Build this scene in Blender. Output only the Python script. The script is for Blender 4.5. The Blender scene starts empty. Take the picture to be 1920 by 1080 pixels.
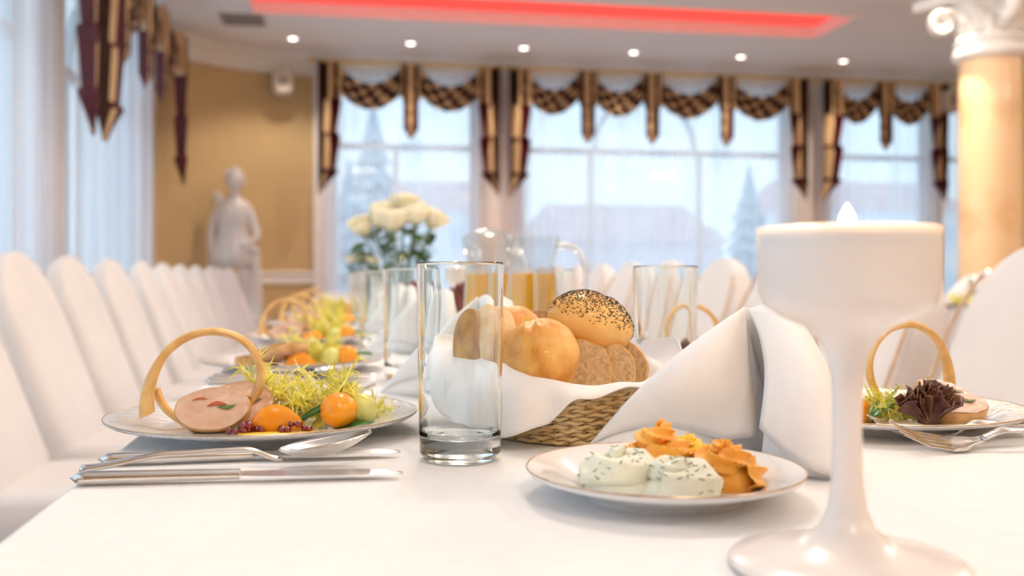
import bpy, math, random
import numpy as np
from mathutils import Vector, Matrix
PI = math.pi
S = bpy.context.scene
C = S.collection
rnd = random.Random(7)

# ------------------------------------------------------------------ camera, world, exposure
TH = math.radians(9.86)          # the view is turned this far to the right of the table's long axis
F = 1813.0                       # focal length in pixels of the 1920 px frame
HY = 518.0                       # horizon row
TT = 0.75                        # table top
CZ = TT + 0.137                  # camera height
cam = bpy.data.cameras.new('camera'); co = bpy.data.objects.new('camera', cam); C.objects.link(co)
co.location = (0, 0, CZ); co.rotation_euler = (PI/2, 0, -TH)
cam.sensor_width = 36; cam.lens = F/1920*36; cam.shift_y = -(540-HY)/1920
cam.clip_start = 0.01; cam.clip_end = 300
cam.dof.use_dof = True; cam.dof.focus_distance = 0.74; cam.dof.aperture_fstop = 5.2
S.camera = co
def at(px, py, d):
    """point of the place seen at a pixel of the photograph, d metres into the view"""
    u = (px-960)/F
    return Vector((d*(math.sin(TH)+u*math.cos(TH)), d*(math.cos(TH)-u*math.sin(TH)), CZ+(HY-py)*d/F))
def bx(px, Y=10.45):
    """x of a pixel column on the plane y = Y"""
    return Y*math.tan(math.atan((px-960)/F)+TH)

W = bpy.data.worlds.new('overcast_sky'); S.world = W; W.use_nodes = True
bg = W.node_tree.nodes['Background']; bg.inputs[0].default_value = (0.68, 0.85, 1.0, 1); bg.inputs[1].default_value = 1.32
S.view_settings.view_transform = 'Standard'; S.view_settings.look = 'None'
S.view_settings.exposure = 0.44; S.view_settings.gamma = 1.0; S.view_settings.use_curve_mapping = False
S.cycles.max_bounces = 14; S.cycles.transparent_max_bounces = 24; S.cycles.transmission_bounces = 12
S.cycles.diffuse_bounces = 5; S.cycles.sample_clamp_indirect = 6.0
def area(name, loc, rot, sx, sy, power, col, portal=False, shape='RECTANGLE', spread=None):
    l = bpy.data.lights.new(name, 'AREA'); l.shape = shape; l.size = sx; l.size_y = sy
    l.energy = power; l.color = col
    if portal: l.cycles.is_portal = True
    if spread: l.spread = spread
    o = bpy.data.objects.new(name, l); C.objects.link(o); o.location = loc; o.rotation_euler = rot
    return o
FILL_DOWN = 11.0     # downward
FILL_UP = 24.0    # upward      # watts of each added fill lamp
SPOT = 42.0      # watts of each recessed downlight
WARM = (1.0, 0.885, 0.77)

# ------------------------------------------------------------------ materials
MATS = {}
def M(name, col, rough=0.5, var=0.05, scale=30.0, bump=0.0, bscale=None, metal=0.0, spec=0.5, trans=0.0, ior=1.45,
      sss=0.0, sssc=(1, .6, .4), sheen=0.0, col2=None, detail=3.0, lo=0.35, hi=0.65, stretch=(1, 1, 1), emit=0, coat=0.0):
    if name in MATS: return MATS[name]
    m = bpy.data.materials.new(name); m.use_nodes = True; MATS[name] = m
    nt = m.node_tree; b = nt.nodes['Principled BSDF']
    tc = nt.nodes.new('ShaderNodeTexCoord'); mp = nt.nodes.new('ShaderNodeMapping'); mp.inputs['Scale'].default_value = stretch
    nt.links.new(tc.outputs['Object'], mp.inputs[0])
    nz = nt.nodes.new('ShaderNodeTexNoise'); nz.inputs['Scale'].default_value = scale; nz.inputs['Detail'].default_value = detail
    nt.links.new(mp.outputs[0], nz.inputs['Vector'])
    r = nt.nodes.new('ShaderNodeValToRGB'); r.color_ramp.elements[0].position = lo; r.color_ramp.elements[1].position = hi
    c = Vector(col)
    a = col2 if col2 else tuple(max(0, x*(1-var)) for x in c)
    z = col if col2 else tuple(min(1, x*(1+var)) for x in c)
    r.color_ramp.elements[0].color = (*a, 1); r.color_ramp.elements[1].color = (*z, 1)
    nt.links.new(nz.outputs[0], r.inputs[0]); nt.links.new(r.outputs[0], b.inputs['Base Color'])
    b.inputs['Roughness'].default_value = rough; b.inputs['Metallic'].default_value = metal
    b.inputs['Specular IOR Level'].default_value = spec; b.inputs['Transmission Weight'].default_value = trans; b.inputs['IOR'].default_value = ior
    b.inputs['Subsurface Weight'].default_value = sss; b.inputs['Subsurface Radius'].default_value = sssc; b.inputs['Subsurface Scale'].default_value = 0.006
    b.inputs['Sheen Weight'].default_value = sheen; b.inputs['Coat Weight'].default_value = coat
    if emit:
        b.inputs['Emission Color'].default_value = (*col, 1); b.inputs['Emission Strength'].default_value = emit
    if bump:
        n2 = nt.nodes.new('ShaderNodeTexNoise'); n2.inputs['Scale'].default_value = bscale or scale*3; n2.inputs['Detail'].default_value = 4
        nt.links.new(mp.outputs[0], n2.inputs['Vector'])
        bp = nt.nodes.new('ShaderNodeBump'); bp.inputs['Strength'].default_value = bump; bp.inputs['Distance'].default_value = 0.002
        nt.links.new(n2.outputs[0], bp.inputs['Height']); nt.links.new(bp.outputs[0], b.inputs['Normal'])
    return m
def glass_mat(name, col=(1, 1, 1), rough=0.0, ior=1.46):
    m = bpy.data.materials.new(name); m.use_nodes = True; nt = m.node_tree
    for n in list(nt.nodes): nt.nodes.remove(n)
    o = nt.nodes.new('ShaderNodeOutputMaterial'); g = nt.nodes.new('ShaderNodeBsdfGlass')
    g.inputs['Color'].default_value = (*col, 1); g.inputs['Roughness'].default_value = rough; g.inputs['IOR'].default_value = ior
    nt.links.new(g.outputs[0], o.inputs[0]); return m
def thin_glass_mat(name):
    m = bpy.data.materials.new(name); m.use_nodes = True; nt = m.node_tree
    for n in list(nt.nodes): nt.nodes.remove(n)
    o = nt.nodes.new('ShaderNodeOutputMaterial'); t = nt.nodes.new('ShaderNodeBsdfTransparent'); g = nt.nodes.new('ShaderNodeBsdfGlossy')
    g.inputs['Roughness'].default_value = 0.02; t.inputs[0].default_value = (.96, .98, .98, 1)
    lw = nt.nodes.new('ShaderNodeLayerWeight'); lw.inputs[0].default_value = .5; pw = nt.nodes.new('ShaderNodeMath'); pw.operation = 'POWER'; pw.inputs[1].default_value = 3
    f = nt.nodes.new('ShaderNodeMath'); f.operation = 'MULTIPLY_ADD'; f.inputs[1].default_value = .7; f.inputs[2].default_value = .05; mx = nt.nodes.new('ShaderNodeMixShader')
    nt.links.new(lw.outputs['Facing'], pw.inputs[0]); nt.links.new(pw.outputs[0], f.inputs[0]); nt.links.new(f.outputs[0], mx.inputs[0]); nt.links.new(t.outputs[0], mx.inputs[1]); nt.links.new(g.outputs[0], mx.inputs[2])
    nt.links.new(mx.outputs[0], o.inputs[0]); return m
def sheer_mat(name, clear, col=(0.93, 0.95, 1.0)):
    """voile: part of the weave is open, the rest passes and scatters the daylight; the gather of the cloth varies along its width"""
    m = bpy.data.materials.new(name); m.use_nodes = True; nt = m.node_tree
    for n in list(nt.nodes): nt.nodes.remove(n)
    o = nt.nodes.new('ShaderNodeOutputMaterial'); t = nt.nodes.new('ShaderNodeBsdfTransparent')
    tl = nt.nodes.new('ShaderNodeBsdfTranslucent'); d = nt.nodes.new('ShaderNodeBsdfDiffuse')
    tl.inputs[0].default_value = (*col, 1); d.inputs[0].default_value = (*col, 1)
    a = nt.nodes.new('ShaderNodeMixShader'); a.inputs[0].default_value = 0.22
    nt.links.new(tl.outputs[0], a.inputs[1]); nt.links.new(d.outputs[0], a.inputs[2])
    tc = nt.nodes.new('ShaderNodeTexCoord'); mp = nt.nodes.new('ShaderNodeMapping'); mp.inputs['Scale'].default_value = (9, 0, 0.12)
    nz = nt.nodes.new('ShaderNodeTexNoise'); nz.inputs['Scale'].default_value = 1.0; nz.inputs['Detail'].default_value = 4
    mr = nt.nodes.new('ShaderNodeMapRange'); mr.inputs[1].default_value = .3; mr.inputs[2].default_value = .7
    mr.inputs[3].default_value = clear+.16; mr.inputs[4].default_value = clear-.16
    nt.links.new(tc.outputs['Object'], mp.inputs[0]); nt.links.new(mp.outputs[0], nz.inputs['Vector']); nt.links.new(nz.outputs[0], mr.inputs[0])
    b = nt.nodes.new('ShaderNodeMixShader'); nt.links.new(mr.outputs[0], b.inputs[0])
    nt.links.new(a.outputs[0], b.inputs[1]); nt.links.new(t.outputs[0], b.inputs[2]); nt.links.new(b.outputs[0], o.inputs[0])
    return m
def emit_mat(name, col, s):
    m = bpy.data.materials.new(name); m.use_nodes = True; nt = m.node_tree
    for n in list(nt.nodes): nt.nodes.remove(n)
    o = nt.nodes.new('ShaderNodeOutputMaterial'); e = nt.nodes.new('ShaderNodeEmission')
    e.inputs[0].default_value = (*col, 1); e.inputs[1].default_value = s; nt.links.new(e.outputs[0], o.inputs[0]); return m

linen = M('white_linen', (.88, .87, .87), .85, .015, 60, .15, 900, sheen=.1)
napkin_m = M('napkin_linen', (.89, .88, .89), .85, .015, 60, .12, 1200, sheen=.1)
cover_m = M('chair_cover_cloth', (.79, .745, .725), .75, .02, 8, .1, 400, sheen=.15)
edge_tan = M('tan_edge_strip', (.62, .44, .30), .6, .1, 40)
wall_yellow = M('ochre_wall_paint', (.62, .455, .235), .75, .03, 3, .05, 200)
wall_white = M('pale_wall_paint', (.86, .80, .78), .75, .02, 3, .05, 200)
ceil_m = M('ceiling_paint', (.87, .87, .89), .85, .012, 2)
plaster = M('white_plaster', (.87, .85, .83), .6, .02, 8)
red_light = emit_mat('red_backlit_panel', (1.0, .085, .065), .95)
frame_white = M('window_frame_paint', (.74, .80, .86), .45, .02, 10)
pane_m = thin_glass_mat('window_glass')
sheer_back = sheer_mat('sheer_voile', .44)
sheer_left = sheer_mat('dense_sheer_voile', .60)
gold_rod = M('brass_rod', (.80, .55, .20), .3, .1, 20, metal=1.0)
f_brown = M('brown_brocade', (.055, .016, .007), .7, .3, 40)
f_gold = M('gold_brocade', (.78, .53, .29), .5, .10, 40)
f_maroon = M('maroon_satin', (.085, .004, .007), .5, .25, 30)
marble_col = M('peach_marble', (.84, .60, .36), .22, col2=(.62, .33, .15), scale=2.2, detail=8, lo=.28, hi=.5, coat=.3)
porcelain = M('white_porcelain', (.83, .83, .84), .12, .01, 10, coat=.4)
gilt = M('worn_gilt_line', (.55, .42, .30), .3, .15, 200, metal=.6)
steel = M('polished_steel', (.72, .69, .66), .16, .04, 60, metal=1.0)
glass = glass_mat('clear_glass', (.988, 1.0, .997))
juice_m = M('orange_juice', (1.0, .48, .008), .2, .03, 20, sss=.5, sssc=(1, .6, .1))
jug_glass = thin_glass_mat('jug_glass')
milk = M('milk_glass', (.83, .775, .745), .24, .01, 10, sss=.4, sssc=(1, .8, .7), coat=.2)
wax = M('candle_wax', (.90, .82, .78), .5, .02, 20, sss=.6, sssc=(1, .7, .5))
flame_m = emit_mat('candle_flame', (1.0, .83, .55), 9)
wick_m = M('burnt_wick', (.03, .02, .02), .9, .2, 100)
pastry = M('baked_pastry', (.80, .52, .20), .5, col2=(.68, .36, .09), scale=60, bump=.4, bscale=260, lo=.3, hi=.6, stretch=(1, 1, 1), coat=.15)
meat = M('poached_roulade_meat', (.76, .54, .40), .4, col2=(.68, .42, .29), scale=75, bump=.35, bscale=160, lo=.3, hi=.62, sss=.15, sssc=(1, .4, .25), coat=.3)
meat_skin = M('golden_roulade_skin', (.66, .40, .15), .35, col2=(.50, .25, .07), scale=80, bump=.3, coat=.35)
stuff_red = M('red_pepper_filling', (.45, .09, .03), .4, .2, 120)
stuff_green = M('green_herb_filling', (.13, .17, .06), .5, .3, 120)
berry_m = M('cranberry_glaze', (.17, .004, .008), .08, .3, 120, coat=.6, spec=.7)
orange_m = M('orange_melon_flesh', (.97, .40, .015), .3, col2=(.93, .30, .01), scale=45, bump=.1, sss=.2, sssc=(1, .5, .1), coat=.2)
honeydew_m = M('honeydew_flesh', (.80, .78, .26), .3, col2=(.68, .66, .14), scale=45, bump=.1, sss=.2, sssc=(1, 1, .3), coat=.2)
leaf_green = M('dark_green_leaf', (.05, .17, .03), .35, .35, 60, coat=.2)
frisee_y = M('frisee_yellow', (.97, .90, .20), .45, col2=(.92, .80, .07), scale=60, sss=.1, sssc=(1, 1, .3))
frisee_w = M('frisee_pale_rib', (.88, .86, .42), .4, .08, 60, sss=.1)
frisee_g = M('frisee_green', (.55, .62, .08), .45, .2, 60)
lollo_m = M('red_lettuce_leaf', (.075, .013, .008), .4, col2=(.15, .06, .02), scale=70, coat=.2)
radicchio_m = M('radicchio_leaf', (.18, .02, .045), .4, col2=(.30, .05, .09), scale=80)
crust_gold = M('golden_bread_crust', (.87, .54, .17), .4, col2=(.62, .25, .025), scale=30, detail=7, bump=.4, bscale=240, lo=.36, hi=.66, coat=.12)
crust_pale = M('floury_bread_crust', (.84, .63, .37), .55, col2=(.72, .42, .16), scale=40, bump=.5, bscale=260, lo=.3, hi=.55)
crust_poppy = M('milk_bun_crust', (.87, .56, .20), .4, col2=(.72, .33, .05), scale=22, bump=.15, bscale=160, lo=.3, hi=.6, coat=.12)
crumb = M('brown_bread_crumb', (.66, .47, .26), .8, col2=(.46, .28, .12), scale=260, bump=.9, bscale=320, lo=.3, hi=.6)
crust_dark = M('dark_bread_crust', (.42, .17, .045), .5, col2=(.24, .08, .02), scale=50, bump=.5, bscale=240)
seed_m = M('poppy_seed', (.012, .010, .011), .8, .3, 900)
wicker = M('natural_wicker', (.80, .61, .33), .5, col2=(.66, .44, .19), scale=70, bump=.2, lo=.3, hi=.6)
wicker_d = M('wicker_stake', (.40, .24, .09), .6, .2, 60)
spread_w = M('herb_cream_cheese', (.84, .84, .68), .45, .04, 120, bump=.3, bscale=300, sss=.2, sssc=(1, 1, .7), coat=.1)
spread_o = M('paprika_butter', (.95, .47, .075), .42, col2=(.88, .36, .03), scale=60, bump=.15, bscale=200, sss=.2, sssc=(1, .5, .1), coat=.1)
spread_y = M('yellow_butter', (.96, .70, .08), .4, .06, 60, sss=.2, sssc=(1, .8, .2))
herb = M('chopped_dill', (.16, .24, .11), .6, .3, 300)
rose_m = M('cream_rose_petal', (.96, .89, .66), .55, .06, 40, sss=.15, sssc=(1, .9, .6))
stem_m = M('rose_stem', (.14, .22, .06), .5, .2, 40)
rleaf_m = M('rose_leaf', (.06, .13, .03), .45, .3, 40)
water_m = thin_glass_mat('vase_water')
marble_white = M('white_statue_marble', (.76, .735, .71), .45, .03, 6)
speaker_m = M('beige_speaker_plastic', (.62, .55, .47), .5, .03, 20)
grille_m = M('grey_speaker_grille', (.33, .30, .28), .7, .08, 200)
vent_m = M('vent_metal', (.30, .28, .28), .5, .05, 20)
floor_m = M('parquet_floor', (.36, .20, .09), .3, col2=(.25, .13, .055), scale=3, stretch=(1, 8, 1))
wood_m = M('table_wood', (.30, .17, .08), .5, .2, 10)
snow_m = M('snow_ground', (.78, .85, .92), .9, .03, .3)
conifer_m = M('hazy_snowy_conifer', (.33, .43, .50), .9, .2, 2)  # haze and glare are paled into the tree, house and roof colours
house_m = M('pink_house_wall', (.72, .60, .62), .8, .05, 1)
house_w = M('white_house_wall', (.80, .80, .82), .8, .05, 1)
roof_m = M('red_roof', (.66, .48, .48), .8, .1, 1)
hpane_m = M('house_window_glass', (.55, .66, .76), .3, .1, 1)
lamp_on = emit_mat('lit_lamp_lens', (1.0, .93, .78), 6)
fill_opal = emit_mat('fill_opal_shade', (1.0, .86, .66), 2.5)  # glowing shade of the added fill lamps

# ------------------------------------------------------------------ mesh helpers
def mesh_obj(name, verts, faces, mats, parent=None, smooth=True, mi=None, solid=0, subd=0, loc=None):
    me = bpy.data.meshes.new(name); me.from_pydata([tuple(v) for v in verts], [], faces)
    for m in (mats if isinstance(mats, (list, tuple)) else [mats]): me.materials.append(m)
    if mi is not None: me.polygons.foreach_set('material_index', mi)
    if smooth: me.polygons.foreach_set('use_smooth', [True]*len(me.polygons))
    if smooth: me.set_sharp_from_angle(angle=math.radians(48))
    me.update()
    o = bpy.data.objects.new(name, me); C.objects.link(o)
    if parent: o.parent = parent
    if loc is not None: o.location = loc
    if solid:
        md = o.modifiers.new('thickness', 'SOLIDIFY'); md.thickness = solid; md.offset = 0
    if subd:
        md = o.modifiers.new('smooth', 'SUBSURF'); md.levels = subd; md.render_levels = subd
    return o
class MB:
    def __init__(s): s.v = []; s.f = []; s.m = []
    def add(s, v, f, m=0):
        n = len(s.v); s.v += [tuple(x) for x in v]; s.f += [tuple(i+n for i in q) for q in f]; s.m += [m]*len(f); return s
    def build(s, name, mats, parent=None, smooth=True, **k):
        return mesh_obj(name, s.v, s.f, mats, parent, smooth, s.m, **k)
def grid(fn, nu, nv, cu=False, cv=False):
    v = [fn(i/(nu if cu else nu-1), j/(nv if cv else nv-1)) for j in range(nv) for i in range(nu)]
    f = []
    for j in range(nv if cv else nv-1):
        for i in range(nu if cu else nu-1):
            a = j*nu+i; b = j*nu+(i+1) % nu; k = (j+1) % nv
            f.append((a, b, k*nu+(i+1) % nu, k*nu+i))
    return v, f
def box(x0, x1, y0, y1, z0, z1):
    v = [(x, y, z) for z in (z0, z1) for y in (y0, y1) for x in (x0, x1)]
    return v, [(0, 2, 3, 1), (4, 5, 7, 6), (0, 1, 5, 4), (2, 6, 7, 3), (0, 4, 6, 2), (1, 3, 7, 5)]
def sup(prof, m=.004):
    out = []
    for (a, b), (c, d) in zip(prof[:-1], prof[1:]):
        out.append((a, b)); L = math.hypot(c-a, d-b)
        if L > m:
            e = .0007/L
            for q in (e, 1-e): out.append((a+(c-a)*q, b+(d-b)*q))
    return out+[prof[-1]]
def lathe(prof, n=48, fn=None):
    v = []; f = []
    for (r, z) in prof:
        for i in range(n):
            a = 2*PI*i/n; p = (r*math.cos(a), r*math.sin(a), z)
            v.append(fn(a, r, z) if fn else p)
    for j in range(len(prof)-1):
        for i in range(n):
            k = (i+1) % n; f.append((j*n+i, j*n+k, (j+1)*n+k, (j+1)*n+i))
    return v, f
def lathe_closed(prof, n=48, fn=None):
    v, f = lathe(prof, n, fn); k = len(prof)
    f.append(tuple(reversed(range(n)))); f.append(tuple(range((k-1)*n, k*n))); return v, f
def tube(pts, rad, n=8, closed=False):
    pts = [Vector(p) for p in pts]; m = len(pts); v = []; f = []
    if not isinstance(rad, (list, tuple)): rad = [rad]*m
    up = Vector((0, 0, 1)); prev = None
    for i, p in enumerate(pts):
        t = (pts[(i+1) % m]-pts[i-1]) if closed else (pts[min(i+1, m-1)]-pts[max(i-1, 0)])
        t.normalize()
        if prev is None:
            a = t.cross(up)
            if a.length < .1: a = t.cross(Vector((1, 0, 0)))
        else: a = prev-t*prev.dot(t)
        a.normalize(); prev = a; b = t.cross(a)
        for k in range(n):
            q = 2*PI*k/n; v.append(p+(a*math.cos(q)+b*math.sin(q))*rad[i])
    for i in range(m if closed else m-1):
        for k in range(n):
            j = (i+1) % m; l = (k+1) % n
            f.append((i*n+k, i*n+l, j*n+l, j*n+k))
    if not closed:
        f.append(tuple(reversed(range(n)))); f.append(tuple(range((m-1)*n, m*n)))
    return v, f
def ell(c, r, nu=24, nv=16, fn=None):
    def g(u, w):
        a = 2*PI*u; b = PI*(w-.5)*.999
        p = Vector((math.cos(a)*math.cos(b), math.sin(a)*math.cos(b), math.sin(b)))
        s = fn(p) if fn else 1
        return (c[0]+p.x*r[0]*s, c[1]+p.y*r[1]*s, c[2]+p.z*r[2]*s)
    return grid(g, nu, nv, cu=True)
def thing(name, label, cat, loc=(0, 0, 0), rz=0, group=None, scale=1):
    o = bpy.data.objects.new(name, None); C.objects.link(o); o.empty_display_size = .05
    o.location = loc; o.rotation_euler = (0, 0, rz); o.scale = (scale,)*3
    o['label'] = label; o['category'] = cat
    if group: o['group'] = group
    return o
def tag(o, label, cat, group=None, kind=None):
    o['label'] = label; o['category'] = cat
    if group: o['group'] = group
    if kind: o['kind'] = kind
    return o
def struct(o, label=None):
    o['kind'] = 'structure'
    if label: o['label'] = label
    return o
def dup(o, label, loc, rz=None, group=None, scale=None, parent=None, top=True):
    c = o.copy(); C.objects.link(c)
    if top:
        c['label'] = label; c.location = loc
        if rz is not None: c.rotation_euler = (o.rotation_euler[0], o.rotation_euler[1], rz)
        if scale: c.scale = (scale,)*3
        if group: c['group'] = group
    else: c.parent = parent; c.matrix_parent_inverse = o.matrix_parent_inverse.copy()
    for ch in list(o.children): dup(ch, None, None, parent=c, top=False)
    return c
ORD = ['nearest', 'second', 'third', 'fourth', 'fifth', 'sixth', 'seventh', 'eighth', 'ninth', 'tenth', 'eleventh', 'twelfth']

# ------------------------------------------------------------------ the room
CE = CZ+2.35            # ceiling height
XL, XR, YF, YB = -1.8, 7.6, -3.2, 10.6
struct(mesh_obj('floor', *box(XL-.3, XR+.3, YF-.3, YB+.3, -.12, 0), floor_m, smooth=False))
HX0, HX1, HY0, HY1 = -.8, 4.57, 8.06, 8.86      # recessed light strip
mb = MB()
for b in (box(XL-.3, XR+.3, YF-.3, HY0, CE, CE+.14), box(XL-.3, XR+.3, HY1, YB+.3, CE, CE+.14),
          box(XL-.3, HX0, HY0, HY1, CE, CE+.14), box(HX1, XR+.3, HY0, HY1, CE, CE+.14)): mb.add(*b)
ceiling = struct(mb.build('ceiling', ceil_m, smooth=False))
mb = MB()                                        # white moulding lining the recess
for b in (box(HX0-.02, HX1+.02, HY1-.012, HY1+.02, CE-.012, CE+.105), box(HX0-.02, HX1+.02, HY0-.02, HY0+.012, CE-.012, CE+.105),
          box(HX0-.02, HX0+.012, HY0, HY1, CE-.012, CE+.105), box(HX1-.012, HX1+.02, HY0, HY1, CE-.012, CE+.105)): mb.add(*b)
struct(mb.build('trim_1', plaster, smooth=False), 'white moulding around the recessed red light strip')
tag(mesh_obj('light_panel', *box(HX0+.012, HX1-.012, HY0+.012, HY1-.012, CE+.105, CE+.125), red_light, smooth=False),
    'long glowing red light strip recessed in the ceiling', 'ceiling light')

ZS, ZH = .28, 3.02      # window sill and head
def wall_strip(name, mat, L0, L1, openings, tf, z0=0, z1=CE):
    """wall along a local axis with holes; tf maps (along, across 0..0.25 outward, z)"""
    mb = MB(); xs = L0
    def addb(a0, a1, c0, c1):
        v, f = box(a0, a1, 0, .25, c0, c1); mb.add([tf(*p) for p in v], f)
    for (a, b) in openings:
        addb(xs, a, z0, z1); addb(a, b, z0, ZS); addb(a, b, ZH, z1); xs = b
    addb(xs, L1, z0, z1)
    return struct(mb.build(name, mat, smooth=False))
BW = [(bx(622, 10.6), bx(893, 10.6)), (bx(978, 10.6), bx(1478, 10.6)), (bx(1556, 10.6), bx(1742, 10.6)), (bx(1768, 10.6), bx(1915, 10.6))]
LW = [(-.9, 2.3), (2.8, 6.1), (6.75, 9.15)]  # first opening is out of view, added to let in more daylight
tb = lambda a, o, z: (a, YB+o, z)
tl = lambda a, o, z: (XL-o, a, z)
wall_strip('wall_back', wall_white, -.3, XR+.25, BW, tb)
wall_strip('wall_left', wall_white, YF-.25, 9.2, LW, tl)
wall_strip('wall_right', wall_yellow, YF-.25, YB+.25, [], lambda a, o, z: (XR+o, a, z))
wall_strip('wall_front', wall_yellow, XL, XR, [], lambda a, o, z: (a, YF-o, z))
NA = 28
arc = [(-.3+1.5*math.cos(PI-PI/2*i/NA), 9.2+1.4*math.sin(PI-PI/2*i/NA)) for i in range(NA+1)]
mb = MB(); v = []
for (x, y) in arc:
    n = Vector((x+.3, y-9.2)).normalized()
    v += [(x, y, 0), (x, y, CE), (x+n.x*.2, y+n.y*.2, 0), (x+n.x*.2, y+n.y*.2, CE)]
f = []
for i in range(NA):
    a, b = 4*i, 4*i+4
    f += [(a, a+1, b+1, b), (a+2, b+2, b+3, a+3), (a+1, a+3, b+3, b+1)]
struct(mesh_obj('wall_corner', v, f, wall_yellow), 'curved ochre corner wall behind the statue')
path = [(XL, YF)]+[(XL, y) for y in (0, 4, 8)]+arc+[(x, YB) for x in (2, 4, 6, XR)]
def sweep(name, prof, mat, label, pth):
    nrm = []
    for i in range(len(pth)):
        a = Vector(pth[max(i-1, 0)]); b = Vector(pth[min(i+1, len(pth)-1)]); t = (b-a).normalized(); nrm.append(Vector((t.y, -t.x)))
    v = [(p[0]+n.x*o, p[1]+n.y*o, z) for p, n in zip(pth, nrm) for (o, z) in prof]; k = len(prof)
    f = [(i*k+j, i*k+j+1, i*k+k+j+1, i*k+k+j) for i in range(len(pth)-1) for j in range(k-1)]
    return struct(mesh_obj(name, v, f, mat, smooth=False), label)
cornice = sweep('trim_2', [(0, CE-.20), (.03, CE-.20), (.035, CE-.17), (.05, CE-.16), (.07, CE-.11), (.12, CE-.06), (.15, CE-.05), (.155, CE-.02), (.19, CE-.015), (.19, CE)], plaster, 'stepped white cornice running under the ceiling', path)
sweep('trim_3', [(0, .80), (.02, .80), (.03, .83), (.02, .85), (.02, .89), (.035, .91), (.035, .93), (0, .94)], plaster, 'white chair rail on the ochre corner wall', arc)
sweep('baseboard_left', [(0, 0), (.02, 0), (.02, .12), (0, .14)], plaster, 'white skirting board along the walls', path)
struct(mesh_obj('trim_4', *box(bx(588, 10.55), bx(604, 10.55), 10.53, 10.6, 0, CE-.2), plaster, smooth=False), 'white vertical strip between ochre wall and first window')

WN = [0]
def window(a0, a1, tf, mulls, transom=2.31, arch=None, low=None):
    WN[0] += 1
    mb = MB()
    def bar(x0, x1, z0, z1, o0=.10, o1=.16):
        v, f = box(x0, x1, o0, o1, z0, z1); mb.add([tf(*p) for p in v], f)
    bar(a0, a0+.06, ZS, ZH); bar(a1-.06, a1, ZS, ZH); bar(a0+.06, a1-.06, ZS, ZS+.06); bar(a0+.06, a1-.06, ZH-.06, ZH)
    bar(a0+.06, a1-.06, transom-.035, transom+.035)
    for m in mulls: bar(m-.03, m+.03, ZS+.06, transom-.035)
    if arch:
        c, r = arch; k = 20; v = []
        for i in range(k+1):
            q = PI*i/k
            for (rr, o) in ((r-.02, .1), (r+.02, .1), (r+.02, .16), (r-.02, .16)): v.append(tf(c+rr*math.cos(q), o, transom+.03+rr*math.sin(q)))
        f = [(4*i+j, 4*i+(j+1) % 4, 4*i+4+(j+1) % 4, 4*i+4+j) for i in range(k) for j in range(4)]
        mb.add(v, f)
    root = struct(mb.build('window_%d' % WN[0], frame_white, smooth=False))
    xs = [a0+.06]+sorted(mulls)+[a1-.06]
    for i in range(len(xs)-1):
        v, f = box(xs[i], xs[i+1], .127, .133, ZS+.06, transom-.035); mesh_obj('pane', [tf(*p) for p in v], f, pane_m, root, False)
    v, f = box(a0+.06, a1-.06, .127, .133, transom+.035, ZH-.06); mesh_obj('pane', [tf(*p) for p in v], f, pane_m, root, False)
    v, f = box(a0-.05, a1+.05, -.06, .1, ZS-.04, ZS); mesh_obj('window_sill', [tf(*p) for p in v], f, plaster, root, False)
    # daylight portal in the opening
    c = Vector(tf((a0+a1)/2, .2, (ZS+ZH)/2)); inn = Vector(tf(0, -1, 0))-Vector(tf(0, 0, 0))
    p = area('window_portal', c, (0, 0, 0), a1-a0, ZH-ZS, 1, (1, 1, 1), portal=True); p.rotation_euler = inn.to_track_quat('-Z', 'Y').to_euler()
    return root
window(*BW[0], tb, [bx(742, 10.7)])
window(*BW[1], tb, [bx(1108, 10.7), bx(1312, 10.7)], arch=(bx(1210, 10.7), .60))
window(*BW[2], tb, [])
window(*BW[3], tb, [])
window(*LW[0], tl, [.7]); window(*LW[1], tl, [4.5]); window(*LW[2], tl, [7.2, 8.6], arch=(7.9, .6))

# sheer curtains
def sheer(a0, a1, tf, mat, label, seed, z0=.04, z1=3.10, group='sheer curtains'):
    r = random.Random(seed); n = int((a1-a0)/.0125); ph = r.random()*6; k1 = 2*PI/.105; k2 = 2*PI/.37
    def fn(u, w):
        a = a0+(a1-a0)*u
        o = -.10+(.020*math.sin(k1*(a-a0)+1.1*math.sin(k2*(a-a0)+ph)+ph)+.012*math.sin(k2*(a-a0)*.73))*(.45+.55*(1-w))
        return (a-a0, -o, z0+(z1-z0)*w)
    v, f = grid(fn, n, 6)
    p0 = Vector(tf(a0, 0, 0)); dx = (Vector(tf(a0+1, 0, 0))-p0); rz = math.atan2(dx.y, dx.x)
    # local: x along, y towards the outside or inside depending on the wall
    oy = Vector(tf(a0, 1, 0))-p0; loc_y = Vector((-dx.y, dx.x, 0)); s = 1 if oy.dot(loc_y) > 0 else -1
    v = [(x, -y*s, z) for (x, y, z) in v]
    o = mesh_obj('sheer_curtain', v, f, mat, loc=p0); o.rotation_euler = (0, 0, rz)
    return tag(o, label, 'curtain', group)
cuts = [(bx(604, 10.5), bx(752, 10.5), 'left half of the sheer curtain at the back window nearest the statue'),
        (bx(752.5, 10.5), bx(905, 10.5), 'right half of the sheer curtain at the back window nearest the statue'),
        (bx(958, 10.5), bx(1140, 10.5), 'left third of the sheer curtain over the arched back window'),
        (bx(1140.5, 10.5), bx(1318, 10.5), 'middle third of the sheer curtain over the arched back window'),
        (bx(1318.5, 10.5), bx(1498, 10.5), 'right third of the sheer curtain over the arched back window'),
        (bx(1536, 10.5), bx(1656, 10.5), 'left half of the sheer curtain behind the near candle flame'),
        (bx(1656.5, 10.5), bx(1764, 10.5), 'right half of the sheer curtain behind the near candle flame'),
        (bx(1768, 10.5), bx(1925, 10.5), 'pale bluish sheer curtain beside the marble column')]
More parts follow.
